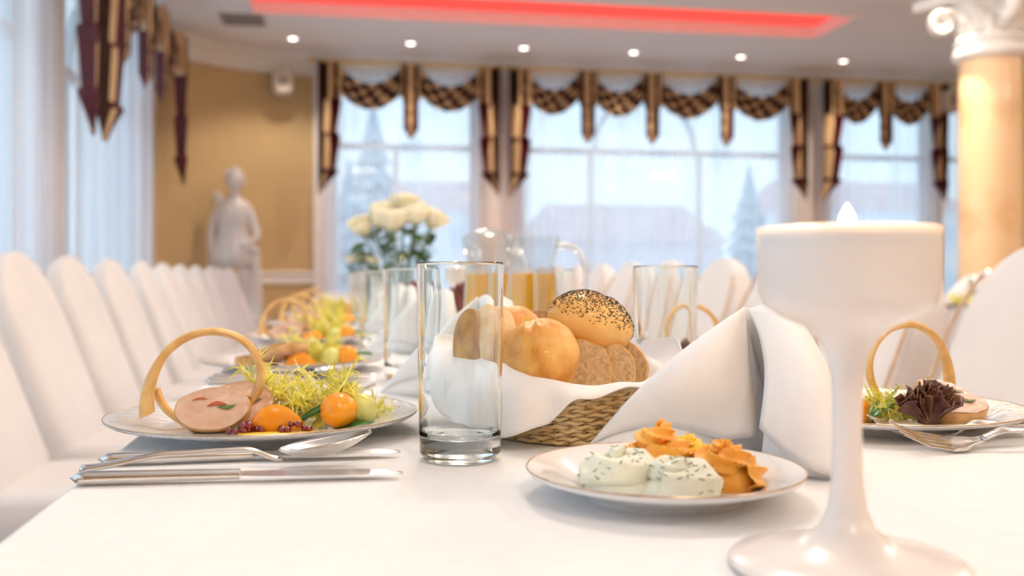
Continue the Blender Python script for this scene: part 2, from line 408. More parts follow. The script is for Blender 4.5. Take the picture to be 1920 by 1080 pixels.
for i, (a, b, l) in enumerate(cuts): sheer(a, b, tb, sheer_back, l, i)
lcuts = [(-1.0, 2.4, 'sheer curtain at the added unseen left window next to the camera'), (2.65, 6.18, 'tall white sheer curtain filling the left edge of the view'),
         (6.62, 8.02, 'nearer half of the white sheer at the far left window'), (8.025, 9.32, 'farther half of the white sheer at the far left window')]
for i, (a, b, l) in enumerate(lcuts): sheer(a, b, tl, sheer_left, l, 20+i)

# rods and valances
ZT, ZTT, ZJT = CZ+2.262, CZ+.86, CZ+1.45
def fabric(fnpos, fncol, nu, nv, name, parent):
    v, f = grid(fnpos, nu, nv); mi = []
    keep = []
    for j in range(nv-1):
        for i in range(nu-1):
            c = fncol((i+.5)/(nu-1), (j+.5)/(nv-1)); keep.append(c)
    ff = [q for q, c in zip(f, keep) if c is not None]; mi = [c for c in keep if c is not None]
    used = sorted({i for q in ff for i in q}); ix = {k: n for n, k in enumerate(used)}
    return mesh_obj(name, [v[i] for i in used], [tuple(ix[i] for i in q) for q in ff], [f_brown, f_gold, f_maroon], parent, True, mi, solid=.006)
def tail(x_out, x_in, parent, ztop=0, ztip=ZTT-ZT):
    w = x_in-x_out; s = 1 if w > 0 else -1
    def pos(u, t):
        z = ztop+(ztip-ztop)*t
        wid = 1.0-.14*max(0, (t-.35)/.65)
        step = (t*3.6-.95) % 1.0 if t > .27 else 0
        if t > .27: wid *= 1.0-.22*abs(step-.15)*(1 if step > .15 else 2)
        if t > .84: wid *= max(.06, 1-((t-.84)/.16)**.8*.93)
        dp = .06*(1-.35*(((t*3.6-.95) % 1.0) if t > .27 else 0))*(max(.05, 1-(t-.84)/.16) if t > .84 else 1)
        y = -.09-dp*math.cos(u*PI*4)-(.03*u if t > .3 else 0)
        return (x_out+w*u*wid, y, z)
    def col(u, t):
        if t < .29: return 0 if u < .44 else (1 if u < .66 else (0 if u < .84 else 1))
        step = (t*3.6-.95) % 1.0
        edge = .44+.34*step
        if u > edge: return 2
        if u < .30: return 0
        return 1 if .06 < step < .97 else 2
    return fabric(pos, col, 26, 64, 'tail', parent)
def jabot(xc, w, parent):
    L = ZJT-ZT
    def pos(u, t):
        z = L*t; wid = 1 if t < .47 else .72
        if t > .45 and t < .5: wid = 1-.28*(t-.45)/.05
        if t > .86: wid = .72*max(.03, 1-((t-.86)/.14))
        x = (u-.5)*w*wid; y = -.095-.045*min(1, wid*1.2)*math.cos((u-.5)*PI*4)
        return (xc+x, y, z)
    def col(u, t):
        a = abs(u-.5)
        if t < .47: return 1 if a < .11 else (0 if a < .36 else (1 if a < .43 else 0))
        q = ((t-.47)/.53*3) % 1
        return 1 if a < .17*math.sin(PI*min(1, max(0, q)))**.5 else 2
    return fabric(pos, col, 22, 48, 'jabot', parent)
def swag(x0, x1, parent):
    def pos(u, t):
        q = 4*u*(1-u)
        ztop = -.01-.21*q; zbot = -.27-.22*q
        z = ztop+(zbot-ztop)*t
        y = -.055-.05*math.sin(PI*t)**.8*(.4+.6*q)-.010*math.sin(t*PI*9)
        return (x0+(x1-x0)*u, y, z)
    def col(u, t):
        r = int(t*3.6); k = (u*4.6+(.5 if r % 2 else 0)+(t-.5)*.5) % 1.0
        fr = (t*3.6) % 1
        return 1 if ((k-.25)/.24)**2+((fr-.48)/.36)**2 < 1 else 0
    return fabric(pos, col, 64, 44, 'swag', parent)
def valance(label, loc, rz, tails, jabs):
    t = thing('swag_valance', label, 'valance', loc, rz, 'striped curtain valances')
    tail(tails[0], tails[0]+.24, t); tail(tails[1], tails[1]-.24, t)
    for j in jabs: jabot(j, .215, t)
    st = [tails[0]+.12]+list(jabs)+[tails[1]-.12]
    for a, b in zip(st[:-1], st[1:]): swag(a+.06, b-.06, t)
    return t
YV = 10.43
valance('striped brown valance with one jabot on the back window nearest the statue', (0, YV, ZT), 0, (bx(597, YV), bx(934, YV)), [bx(769, YV)])
valance('wide striped brown valance with three jabots over the arched back window', (0, YV, ZT), 0, (bx(951, YV), bx(1505, YV)), [bx(1097, YV), bx(1217, YV), bx(1355, YV)])
valance('striped brown valance with one jabot on the back window beside the column', (0, YV, ZT), 0, (bx(1533, YV), bx(1765, YV)), [bx(1651, YV)])
valance('striped valance with three jabots on the far left window', (XL+.19, 0, ZT), PI/2, (6.52, 9.56), [7.07, 7.84, 8.54])
valance('striped valance hanging at the left edge of the view on the nearer left window', (XL+.19, 0, ZT), PI/2, (2.55, 6.24), [3.4, 4.35, 5.3])
def rod(label, p0, p1):
    p0 = Vector(p0); p1 = Vector(p1)
    t = thing('curtain_rod', label, 'curtain rod', p0, 0, 'brass curtain rods'); d = p1-p0
    mb = MB(); mb.add(*tube([(0, 0, 0), d*.5, d], .016, 10)); mb.build('rod', gold_rod, t)
    for q in (Vector((0, 0, 0)), d):
        mb = MB(); mb.add(*ell(q, (.03, .03, .03), 12, 8)); mb.build('finial', gold_rod, t)
    return t
rod('brass curtain rod running along the whole back wall', (bx(585, 10.4), 10.38, ZT+.005), (bx(1785, 10.4), 10.38, ZT+.005))
rod('brass curtain rod above the left windows', (XL+.24, 2.4, ZT+.005), (XL+.24, 9.6, ZT+.005))

# ------------------------------------------------------------------ ceiling fittings, speakers
def downlight(p, label, group='recessed downlights in the far ceiling row', power=SPOT):
    t = thing('downlight', label, 'ceiling light', p, 0, group)
    mb = MB(); mb.add(*lathe([(.040, -.003), (.047, -.006), (.058, -.004), (.060, 0), (.040, .012), (.040, -.003)], 24)); mb.build('trim_ring', plaster, t)
    mb = MB(); mb.add(*lathe_closed([(.040, .006), (.040, -.001), (.030, -.005)], 24)); mb.build('lens', lamp_on, t)
    l = bpy.data.lights.new('downlight_beam', 'SPOT'); l.energy = power; l.color = (1, .86, .68); l.spot_size = math.radians(115); l.spot_blend = .6; l.shadow_soft_size = .05
    lo = bpy.data.objects.new('downlight_beam', l); C.objects.link(lo); lo.parent = t; lo.location = (0, 0, -.03)
for px, w in zip((549, 770, 982, 1188, 1389, 1581), ('nearest the vent', 'above the first back window', 'above the gap between first two back windows', 'above the middle of the arched window', 'above the right part of the arched window', 'nearest the column')):
    downlight((bx(px, 9.79), 9.79, CE), 'round recessed ceiling downlight '+w)
# opal lamps added out of view to fill the hall with warm light
def opal(p, label):
    t = thing('added_fill_lamp', label, 'ceiling light', p, 0, 'added opal fill lamps out of view')
    mb = MB(); mb.add(*lathe_closed([(.07, 0), (.07, -.02), (.02, -.04)], 24)); mb.build('canopy', plaster, t)
    mb = MB(); mb.add(*tube([(0, 0, -.03), (0, 0, -.40)], .008, 8)); mb.build('rod', gold_rod, t)
    mb = MB(); mb.add(*lathe_closed([(.05, -.39), (.20, -.41), (.25, -.45), (.20, -.50), (.06, -.53)], 40)); mb.build('lamp_shade', fill_opal, t)
    a = area('fill_lamp_down', (0, 0, -.545), (0, 0, 0), .5, .5, FILL_DOWN, WARM, shape='DISK'); a.parent = t
    a = area('fill_lamp_up', (0, 0, -.375), (PI, 0, 0), .5, .5, FILL_UP, WARM, shape='DISK'); a.parent = t
for x, lx in ((.35, 'dining table'), (2.9, 'aisle'), (5.6, 'right side')):
    for y, ly in ((-1.2, 'behind the camera'), (2.0, 'near the camera'), (4.9, 'in the middle of the hall')):
        opal((x, y, CE), 'added opal fill lamp over the %s %s' % (lx, ly))
pv = Vector((-.91, 9.13, CE))
t = thing('air_vent', 'square grey air vent in the ceiling', 'vent', pv)
mb = MB()
for b in (box(-.19, .19, -.19, -.16, -.012, 0), box(-.19, .19, .16, .19, -.012, 0), box(-.19, -.16, -.16, .16, -.012, 0), box(.16, .19, -.16, .16, -.012, 0)): mb.add(*b)
mb.build('vent_frame', vent_m, t, False)
sl = None
for i in range(9):
    y = -.145+.036*i; v, f = box(-.16, .16, y-.012, y+.012, -.009, -.004)
    mesh_obj('slat', v, f, vent_m, t, False)
def speaker(p, rz, label):
    t = thing('wall_speaker', label, 'speaker', p, rz, 'wall speakers')
    mb = MB(); n = 20
    def sec(u, w):
        a = 2*PI*u; e = 4; k = (abs(math.cos(a))**e+abs(math.sin(a))**e)**(-1/e)
        s = (1, 1, .9, .8)[min(3, int(w*3.001))]; y = (.12, -.02, -.06, -.075)[min(3, int(w*3.001))]
        return (.11*s*k*math.cos(a), y, .135*s*k*math.sin(a))
    v, f = grid(sec, n, 4, cu=True); f.append(tuple(range(3*n, 4*n))); f.append(tuple(reversed(range(n))))
    mb.add(v, f); mb.build('housing', speaker_m, t, False)
    mb = MB(); mb.add(*[(lambda vf: ([(x, -z-.066, y) for x, y, z in vf[0]], vf[1]))(lathe_closed([(.05, 0), (.05, .014), (.04, .018)], 20))][0]); mb.build('grille', grille_m, t)
    mb = MB(); mb.add(*box(-.02, .02, .12, .22, -.02, .02)); mb.build('bracket', speaker_m, t, False)
speaker(at(530, 154, 10.05), .2, 'small beige wall speaker on the ochre wall')
speaker(at(1783, 190, 11.3)+Vector((0, 0, 0)), 0, 'small beige wall speaker beside the marble column')

# ------------------------------------------------------------------ column
CP = at(1857, 518, 6.15); CP.z = 0
t = thing('marble_column', 'polished peach marble column with white scrolled capital', 'column', CP)
mb = MB(); mb.add(*lathe_closed([(.205, .12)]+[(.198-.012*i/10, .14+(2.27-.14)*i/10) for i in range(11)], 56)); mb.build('shaft', marble_col, t)
mb = MB(); mb.add(*box(-.27, .27, -.27, .27, 0, .07)); mb.build('plinth', plaster, t, False)
mb = MB(); mb.add(*lathe_closed([(.26, .07), (.27, .09), (.26, .12), (.22, .125), (.21, .14)], 48)); mb.build('base_ring', plaster, t)
mb = MB(); mb.add(*lathe_closed([(.188, 2.25), (.215, 2.262), (.228, 2.29), (.222, 2.315), (.205, 2.325), (.212, 2.35), (.222, 2.375), (.20, 2.40), (.17, 2.41)], 56)); mb.build('collar', plaster, t)
mb = MB(); mb.add(*lathe_closed([(.165, 2.39), (.168, 2.48), (.185, 2.56), (.23, 2.63)], 48)); mb.build('bell', plaster, t)
ab = [(-.33, -.33), (0, -.25), (.33, -.33), (.25, 0), (.33, .33), (0, .25), (-.33, .33), (-.25, 0)]
v = [(x*1.0, y*1.0, z) for z in (2.63, 2.70) for x, y in ab]
mesh_obj('abacus', v, [tuple(reversed(range(8))), tuple(range(8, 16))]+[(i, (i+1) % 8, 8+(i+1) % 8, 8+i) for i in range(8)], plaster, t, False)
mb = MB(); mb.add(*box(-.19, .19, -.19, .19, 2.70, CE)); mb.build('impost', wall_white, t, False)
vol = None
for k in range(4):
    a = PI/4+PI/2*k+TH+.35
    pts = []; rr = []
    for i in range(60):
        q = i/59; ang = -PI*.1+q*2*PI*2.1; R = .072*(1-.72*q); pts.append((.30-.0+R*math.cos(PI/2-ang), 0, 2.50+R*math.sin(PI/2-ang))); rr.append(.024*(1-.35*q))
    pts = [(.17, 0, 2.45), (.19, 0, 2.53), (.24, 0, 2.575)]+pts; rr = [.02, .024, .024]+rr
    ca, sa = math.cos(a), math.sin(a)
    v, f = tube(pts, rr, 8); v = [(p.x*ca-p.y*1.7*sa, p.x*sa+p.y*1.7*ca, p.z) for p in v]
    mesh_obj('volute', v, f, plaster, t)
def acanthus(a, z0, h, r0, out):
    def fn(u, w):
        s = (u-.5)*2; wd = .055*(1-.75*w**2)*(1+.18*math.cos(w*22)); r = r0+out*w**2.5+.012*math.cos(s*PI)+.006*math.cos(s*9)
        z = z0+h*w-(.03*max(0, w-.85)/.15)
        p = (r, s*wd, z); return (p[0]*math.cos(a)-p[1]*math.sin(a), p[0]*math.sin(a)+p[1]*math.cos(a), p[2])
    v, f = grid(fn, 9, 12); return mesh_obj('acanthus_leaf', v, f, plaster, t, solid=.012)
for k in range(8): acanthus(2*PI*k/8+.2, 2.40, .12, .175, .06)
for k in range(8): acanthus(2*PI*(k+.5)/8+.2, 2.42, .18, .175, .055)
lamp_p = CP+Vector((-.46, -.06, 0)); lamp_p.z = CE
tt = thing('ceiling_spotlight', 'ceiling spotlight that brightens the column capital', 'ceiling light', lamp_p)
mb = MB(); mb.add(*lathe_closed([(.05, 0), (.05, -.02), (.045, -.07), (.04, -.075)], 20)); mb.build('housing', plaster, tt)
mb = MB(); mb.add(*lathe_closed([(.038, -.074), (.03, -.08)], 20)); mb.build('lens', lamp_on, tt)
l = bpy.data.lights.new('capital_beam', 'SPOT'); l.energy = 230; l.color = (1, .84, .55); l.spot_size = math.radians(26); l.spot_blend = .5; l.shadow_soft_size = .04
lo = bpy.data.objects.new('capital_beam', l); C.objects.link(lo); lo.location = lamp_p+Vector((0, 0, -.1))
lo.rotation_euler = (CP+Vector((-.36, -.07, 2.52))-lo.location).to_track_quat('-Z', 'Y').to_euler(); 

# ------------------------------------------------------------------ statue
SP = at(437, 518, 9.55); SP.z = 0
t = thing('statue', 'white classical statue of a standing figure before the ochre wall', 'statue', SP, -.15)
mb = MB()
for b in (box(-.30, .30, -.26, .26, 0, .12), box(-.26, .26, -.22, .22, .12, .41), box(-.29, .29, -.25, .25, .41, .48)): mb.add(*b)
mb.build('pedestal', marble_white, t, False)
def skin(name, J, E, mat, parent, sub=2, smooth=True):
    me = bpy.data.meshes.new(name); me.from_pydata([j[0] for j in J], E, [])
    me.materials.append(mat); o = bpy.data.objects.new(name, me); C.objects.link(o); o.parent = parent
    md = o.modifiers.new('skin', 'SKIN'); md.use_smooth_shade = True
    sv = me.skin_vertices[0].data
    for i, j in enumerate(J):
        r = j[1]; sv[i].radius = r if isinstance(r, tuple) else (r, r)
    sv[0].use_root = True
    s = o.modifiers.new('sub', 'SUBSURF'); s.levels = sub; s.render_levels = sub
    return o
B = .48
J = [((0, 0, B+.74), (.115, .085)), ((-.005, 0, B+.88), (.10, .075)), ((0, -.005, B+1.04), (.13, .085)), ((0, 0, B+1.14), (.075, .06)),
     ((.015, 0, B+1.20), .045), ((.02, -.01, B+1.25), .05),                                   # neck
     ((-.13, 0, B+1.11), .05), ((-.20, .01, B+.95), .042), ((-.215, -.02, B+.80), .036), ((-.19, -.07, B+.68), .03), ((-.175, -.09, B+.62), .028),   # arm hanging
     ((.14, 0, B+1.10), .05), ((.20, .0, B+.94), .042), ((.255, -.02, B+.80), .036), ((.17, -.10, B+.72), .03), ((.12, -.13, B+.70), .028),         # arm bent to the hip
     ((-.075, 0, B+.66), .075), ((-.085, -.01, B+.42), .056), ((-.085, .01, B+.22), .046), ((-.085, .01, B+.06), .03), ((-.09, -.09, B+.03), .03),
     ((.08, 0, B+.66), .075), ((.12, -.06, B+.43), .056), ((.13, .0, B+.22), .046), ((.13, .05, B+.07), .03), ((.14, -.04, B+.03), .03)]
E = [(0, 1), (1, 2), (2, 3), (3, 4), (4, 5), (3, 6), (6, 7), (7, 8), (8, 9), (9, 10), (3, 11), (11, 12), (12, 13), (13, 14), (14, 15),
     (0, 16), (16, 17), (17, 18), (18, 19), (19, 20), (0, 21), (21, 22), (22, 23), (23, 24), (24, 25)]
skin('figure', J, E, marble_white, t)
def headfn(p):
    s = 1+.10*max(0, -p.z)*(-1 if abs(p.x) > .5 else 0)
    s -= .16*max(0, -p.z)*abs(p.x)
    if p.y < -.75: s += .16*math.exp(-((p.x/.16)**2+((p.z+.12)/.25)**2))-.07*math.exp(-(((abs(p.x)-.34)/.16)**2+((p.z-.10)/.12)**2))+.04*math.exp(-((p.x/.25)**2+((p.z+.5)/.08)**2))
    return s
mb = MB(); mb.add(*ell((.022, -.02, B+1.345), (.082, .095, .112), 36, 28, headfn))
for sgn in (-1, 1): mb.add(*ell((.022+sgn*.083, 0, B+1.34), (.012, .022, .032), 10, 8))
mb.build('head', marble_white, t)
mb = MB()
for i in range(46):
    a = rnd.uniform(0, 2*PI); e = rnd.uniform(-.15, 1.5); d = Vector((math.cos(a)*math.cos(e), math.sin(a)*math.cos(e), math.sin(e)))
    if d.y < -.55 and d.z < .55: continue
    p = Vector((.022, -.01, B+1.36))+Vector((d.x*.083, d.y*.095, d.z*.105)); r = rnd.uniform(.018, .028); mb.add(*ell(p, (r, r, r), 8, 6))
mb.add(*ell((.022, .105, B+1.38), (.04, .04, .04), 12, 8)); mb.build('hair', marble_white, t)
# short tunic with folds, cloak over the hanging arm, quiver, tree stump with hound shaped support
def tun(a, r, z):
    w = 1+.05*math.sin(a*11+z*9)*(1 if z < B+.86 else .3); return (r*1.12*w*math.cos(a), r*.82*w*math.sin(a), z)
mb = MB(); mb.add(*lathe([(.195, B+.50), (.185, B+.62), (.16, B+.74), (.125, B+.86), (.135, B+.94), (.15, B+1.04), (.12, B+1.12), (.07, B+1.16)], 60, tun)); mb.build('tunic', marble_white, t, solid=.012)
def cloak(u, w):
    x = -.24+.13*u; z = B+.98-(.62-.12*u)*w; return (x-.02*math.sin(w*4), .05+.05*math.sin(u*9+w*2)-.10*w*(1-u), z)
v, f = grid(cloak, 24, 16); mesh_obj('cloak', v, f, marble_white, t, solid=.03)
mb = MB(); mb.add(*tube([(-.10, .13, B+.88), (-.16, .13, B+1.10), (-.19, .13, B+1.22)], [.035, .042, .048], 14)); mb.add(*ell((-.195, .13, B+1.23), (.045, .045, .02), 12, 8)); mb.build('quiver', marble_white, t)
mb = MB(); mb.add(*tube([(.19, .06, B), (.20, .05, B+.25), (.19, .03, B+.48), (.17, .0, B+.66), (.15, -.02, B+.70)], [.085, .075, .07, .085, .06], 12)); mb.add(*ell((.17, -.03, B+.66), (.10, .08, .055), 16, 10)); mb.build('tree_stump', marble_white, t)

# ------------------------------------------------------------------ tables
TX0, TX1, TY0, TY1 = -.178, .594, -.35, 8.35
def dining_table(X0, X1, Y0, Y1, lt, lc):
    t = thing('dining_table', lt, 'table', ((X0+X1)/2, (Y0+Y1)/2, 0), 0, 'long banquet tables')
    hx, hy = (X1-X0)/2-.012, (Y1-Y0)/2-.012
    mb = MB(); mb.add(*box(-hx, hx, -hy, hy, TT-.035, TT-.003)); mb.build('tabletop', wood_m, t, False)
    for sx in (-1, 1):
        for k in range(4):
            y = -hy+.2+(2*hy-.4)*k/3; mb = MB(); mb.add(*box(sx*(hx-.08)-.025, sx*(hx-.08)+.025, y-.025, y+.025, 0, TT-.035)); mb.build('leg', wood_m, t, False)
    # tablecloth
    r = .006; prof = []
    def ring(inset, z, amp):
        pts = []; n = [int((Y1-Y0)/.05), int((X1-X0)/.05)]
        for side in range(4):
            m = n[0] if side in (1, 3) else n[1]
            for i in range(m):
                q = i/m
                x, y = ((X0+(X1-X0)*q, Y0), (X1, Y0+(Y1-Y0)*q), (X1-(X1-X0)*q, Y1), (X0, Y1-(Y1-Y0)*q))[side]
                nx, ny = ((0, -1), (1, 0), (0, 1), (-1, 0))[side]
                w = amp*(math.sin((x+y)*19)+.6*math.sin((x-y)*31+1))
                xx = min(max(x, X0+inset), X1-inset)+nx*w; yy = min(max(y, Y0+inset), Y1-inset)+ny*w
                pts.append((xx, yy, z))
        return pts
    rings = [ring(r, TT, 0), ring(r*.3, TT-r*.3, 0), ring(0, TT-r, 0), ring(0, TT-.06, .0015), ring(0, TT-.3, .006), ring(0, TT-.60, .012)]
    n = len(rings[0]); v = [p for rg in rings for p in rg]
    f = [(j*n+i, (j+1)*n+i, (j+1)*n+(i+1) % n, j*n+(i+1) % n) for j in range(len(rings)-1) for i in range(n)]
    f.append(tuple(range(n)))
    o = mesh_obj('tablecloth', v, f, linen); o.data.polygons[-1].use_smooth = False
    tag(o, lc, 'tablecloth', 'white tablecloths')
dining_table(TX0, TX1, TY0, TY1, 'long banquet table under the place settings', 'white tablecloth covering the long table in the foreground')
dining_table(2.62, 3.42, 2.6, 8.0, 'second long banquet table behind the right chairs', 'white tablecloth on the second table in front of the column')

# ------------------------------------------------------------------ covered chairs (face +x, origin under the top of the backrest)
HT = .955
def make_chair(label, group, edge_strip):
    t = thing('covered_chair', label, 'chair', (0, 0, 0), 0, group)
    zs = [0, .12, .3, .45, .55, .65, .72]+[.72+.235*math.sin(PI/2*i/9) for i in range(1, 10)]
    v = []; n = 40; wmax = .215
    for z in zs:
        tq = max(0, (z-.72)/.2351); w = wmax*max(.0, (1-tq**2.3))**(1/2.3)+(.018 if z < .3 else 0)*(1-z/.3)
        xf = .20*(HT-z)/(HT-.45) if z > .45 else .20+.01*(.45-z); xb = -.045-.01*(1-z/HT)
        if z > .90: xb += (.045)*((z-.90)/.055)**2*.5
        cx, hx = (xf+xb)/2, (xf-xb)/2
        for i in range(n):
            a = 2*PI*i/n; e = 7; k = (abs(math.cos(a))**e+abs(math.sin(a))**e)**(-1/e)
            wv = 1+.012*math.sin(a*9+z*4)*(1-z/HT)
            v.append((cx+hx*k*math.cos(a)*(1 if z < .93 else .9), max(w, .012)*k*math.sin(a)*wv, z))
    f = [(j*n+i, j*n+(i+1) % n, (j+1)*n+(i+1) % n, (j+1)*n+i) for j in range(len(zs)-1) for i in range(n)]
    f.append(tuple(range((len(zs)-1)*n, len(zs)*n)))
    mesh_obj('backrest_cover', v, f, cover_m, t)
    v = []; zz = [0, .2, .36, .415, .435, .44]; ins = [-.012, -.004, 0, .004, .018, .05]
    for z, q in zip(zz, ins):
        for i in range(n):
            a = 2*PI*i/n; e = 8; k = (abs(math.cos(a))**e+abs(math.sin(a))**e)**(-1/e)
            wv = 1+.02*math.sin(a*14)*(1-z/.44); v.append((.365+(.215-q)*k*math.cos(a)*wv, (.222-q)*k*math.sin(a)*wv, z))
    f = [(j*n+i, j*n+(i+1) % n, (j+1)*n+(i+1) % n, (j+1)*n+i) for j in range(len(zz)-1) for i in range(n)]
    f.append(tuple(range(5*n, 6*n)))
    mesh_obj('seat_cover', v, f, cover_m, t)
    if edge_strip:
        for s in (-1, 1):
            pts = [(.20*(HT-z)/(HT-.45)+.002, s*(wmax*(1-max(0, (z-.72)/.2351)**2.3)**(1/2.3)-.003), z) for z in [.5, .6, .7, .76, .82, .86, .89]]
            mb = MB(); mb.add(*tube(pts, .0045, 6)); mb.build('edge_strip', edge_tan, t)  # thin tan strip along each front edge of the backrest
    return t
c0 = make_chair('white covered chair, nearest of the left row', 'covered chairs along the left side', False)
c0.location = (-.90, 2.33, 0)
for k in range(1, 11):
    dup(c0, 'white covered chair, %s of the left row counted from the camera' % ORD[k], (-.90+rnd.uniform(-.01, .01), 2.33+.57*k, 0), rnd.uniform(-.03, .03))
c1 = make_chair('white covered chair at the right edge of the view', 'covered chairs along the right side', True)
c1.location = (1.385, 1.72, 0); c1.rotation_euler = (0, 0, PI)
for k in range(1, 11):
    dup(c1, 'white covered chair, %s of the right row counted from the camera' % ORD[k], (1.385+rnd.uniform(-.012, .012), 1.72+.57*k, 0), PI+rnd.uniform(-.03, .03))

# ------------------------------------------------------------------ crockery, glasses, cutlery
def plate_mat():
    m = M('embossed_porcelain', (.83, .83, .84), .12, .01, 10, coat=.4); nt = m.node_tree; b = nt.nodes['Principled BSDF']
    tc = nt.nodes.new('ShaderNodeTexCoord'); vo = nt.nodes.new('ShaderNodeTexVoronoi'); vo.inputs['Scale'].default_value = 190
    sx = nt.nodes.new('ShaderNodeVectorMath'); sx.operation = 'LENGTH'; cx = nt.nodes.new('ShaderNodeVectorMath'); cx.operation = 'MULTIPLY'; cx.inputs[1].default_value = (1, 1, 0)
    mr = nt.nodes.new('ShaderNodeMapRange'); mr.inputs[1].default_value = .086; mr.inputs[2].default_value = .090; mr.inputs[3].default_value = 0; mr.inputs[4].default_value = 1
    mu = nt.nodes.new('ShaderNodeMath'); mu.operation = 'MULTIPLY'; bp = nt.nodes.new('ShaderNodeBump'); bp.inputs['Strength'].default_value = .5; bp.inputs['Distance'].default_value = .0015
    L = nt.links.new
    L(tc.outputs['Object'], vo.inputs['Vector']); L(tc.outputs['Object'], cx.inputs[0]); L(cx.outputs[0], sx.inputs[0]); L(sx.outputs['Value'], mr.inputs[0])
    L(vo.outputs['Distance'], mu.inputs[0]); L(mr.outputs[0], mu.inputs[1]); L(mu.outputs[0], bp.inputs['Height']); L(bp.outputs[0], b.inputs['Normal'])
    return m
emb = plate_mat()
def make_plate(label, cat, group, R, mat):
    t = thing('plate', label, cat, (0, 0, TT), 0, group); k = R/.1325
    prof = [(0.0005, .0035), (.070*k, .0035), (.072*k, 0), (.077*k, 0), (.080*k, .004), (.105*k, .0095), (.1300*k, .0150), (R, .0170), (R*.998, .0185), (.128*k, .0182), (.105*k, .0135), (.091*k, .0085), (.082*k, .0068), (.0005, .0066)]
    mb = MB(); mb.add(*lathe(prof, 96)); mb.build('dish', mat, t)
    mb = MB(); mb.add(*tube([(R*.998*math.cos(2*PI*i/96), R*.998*math.sin(2*PI*i/96), .0183) for i in range(96)], .0007, 6, closed=True)); mb.build('gilt_edge', gilt, t)
    return t
LP = [(-.068, .8745), (-.073, 1.447), (-.072, 2.00), (-.07, 2.57), (-.07, 3.14), (-.07, 3.71)]
RP = [(.484, .829), (.484, 1.40), (.484, 1.97), (.484, 2.54)]
pl0 = make_plate('embossed white dinner plate, nearest of the left row', 'plate', 'dinner plates', .1325, emb)
pl0.location = (*LP[0], TT)
for k in range(1, 6): dup(pl0, 'embossed white dinner plate, %s of the left row' % ORD[k], (*LP[k], TT))
for k in range(4): dup(pl0, 'embossed white dinner plate, %s of the right row' % ORD[k], (*RP[k], TT))
side = make_plate('small white plate with butter rosettes and herb cream', 'plate', 'side plates', .086, porcelain); side.location = (.197, .579, TT)

def make_tumbler(label):
    H = .147
    prof = [(.0005, .0012), (.026, .0008), (.0292, .002), (.0302, .006), (.0312, .05), (.0325, H-.001), (.0318, H), (.0311, H-.001), (.0298, .05), (.0288, .022), (.0268, .0185), (.018, .0165), (.0005, .0155)]
    mb = MB(); mb.add(*lathe(sup(prof), 64)); o = mb.build('tumbler', glass, None)
    return tag(o, label, 'glass', 'tall drinking glasses')
g0 = make_tumbler('tall clear empty tumbler in front of the bread basket'); g0.location = (.0856, .718, TT+.0005)
for k, x in enumerate((.083, .062, .05, .05, .05), 1): dup(g0, 'tall clear tumbler, %s of the left row' % ORD[k], (x, .718+.57*k, TT+.0005))
dup(g0, 'tall clear tumbler behind the right napkin, nearest of the right row', (.321, .939, TT+.0005))
for k in range(1, 4): dup(g0, 'tall clear tumbler, %s of the right row' % ORD[k], (.33, .939+.57*k, TT+.0005))

def make_knife(label):
    t = thing('table_knife', label, 'knife', (0, 0, TT), 0, 'table knives')
    def h(u, w):
        x = .004+.108*u; a = 2*PI*w; e = 3; k = (abs(math.cos(a))**e+abs(math.sin(a))**e)**(-1/e)
        s = (1-.9*max(0, 1-u/.04)**2)*(1-.25*u); return (x, .0072*s*k*math.cos(a), .0052+.0042*s*k*math.sin(a))
    v, f = grid(lambda a, b: h(b, a), 16, 20, cu=True); f += [tuple(reversed(range(16))), tuple(range(19*16, 20*16))]
    mesh_obj('handle', v, f, steel, t)
    n = 20; v = []
    for i in range(n+1):
        q = i/n; x = .108+.112*q; y1 = .0050+.001*math.sin(q*PI); y0 = -.0055-.0035*min(1, q*5)
        if q > .75: y1 = .0050-(.0105)*((q-.75)/.25)**2; y0 = -.0090+.0035*((q-.75)/.25)**2
        z = .0052-.001*q
        v += [(x, y0, z), (x, y1, z-.0011), (x, y1, z+.0011)]
    f = []
    for i in range(n):
        a = 3*i; f += [(a, a+3, a+4, a+1), (a+1, a+4, a+5, a+2), (a+2, a+5, a+3, a)]
    f += [(0, 1, 2), (3*n+2, 3*n+1, 3*n)]
    mesh_obj('blade', v, f, steel, t, False)
    return t
def cz_spoon(q):   # centre line height along the length
    pts = [(0, .004), (.3, .011), (.55, .012), (.68, .005), (.78, .0025), (.9, .010), (1, .021)]
    for (a, b), (c, d) in zip(pts[:-1], pts[1:]):
        if q <= c:
            s = (q-a)/(c-a); s = s*s*(3-2*s); return b+(d-b)*s
    return pts[-1][1]
def make_spoon(label):
    t = thing('table_spoon', label, 'spoon', (0, 0, TT), 0, 'table spoons'); Ls = .205
    def hd(u, w):
        q = u*.68; s = (w-.5)*2; wd = .0075-.0042*min(1, q/.5) if q < .5 else .0033
        wd *= min(1, math.sqrt(max(.02, q)/.02)*.9+.1); return (q*Ls, s*wd, cz_spoon(q)-.0008*s*s)
    v, f = grid(hd, 40, 7); mesh_obj('handle', v, f, steel, t, solid=.0025)
    def bw(u, w):
        q = .665+.335*u; s = (w-.5)*2; a = (u-.55)/.55 if u < .55 else (u-.55)/.45
        wd = .0205*math.sqrt(max(.015, 1-a*a)); dep = .009*math.sin(PI*u)*(1-s*s)
        rim = .0125+.0085*(u-.2)*1.2
        return (q*Ls, s*wd, rim-dep)
    v, f = grid(bw, 30, 17); mesh_obj('bowl', v, f, steel, t, solid=.0014)
    return t
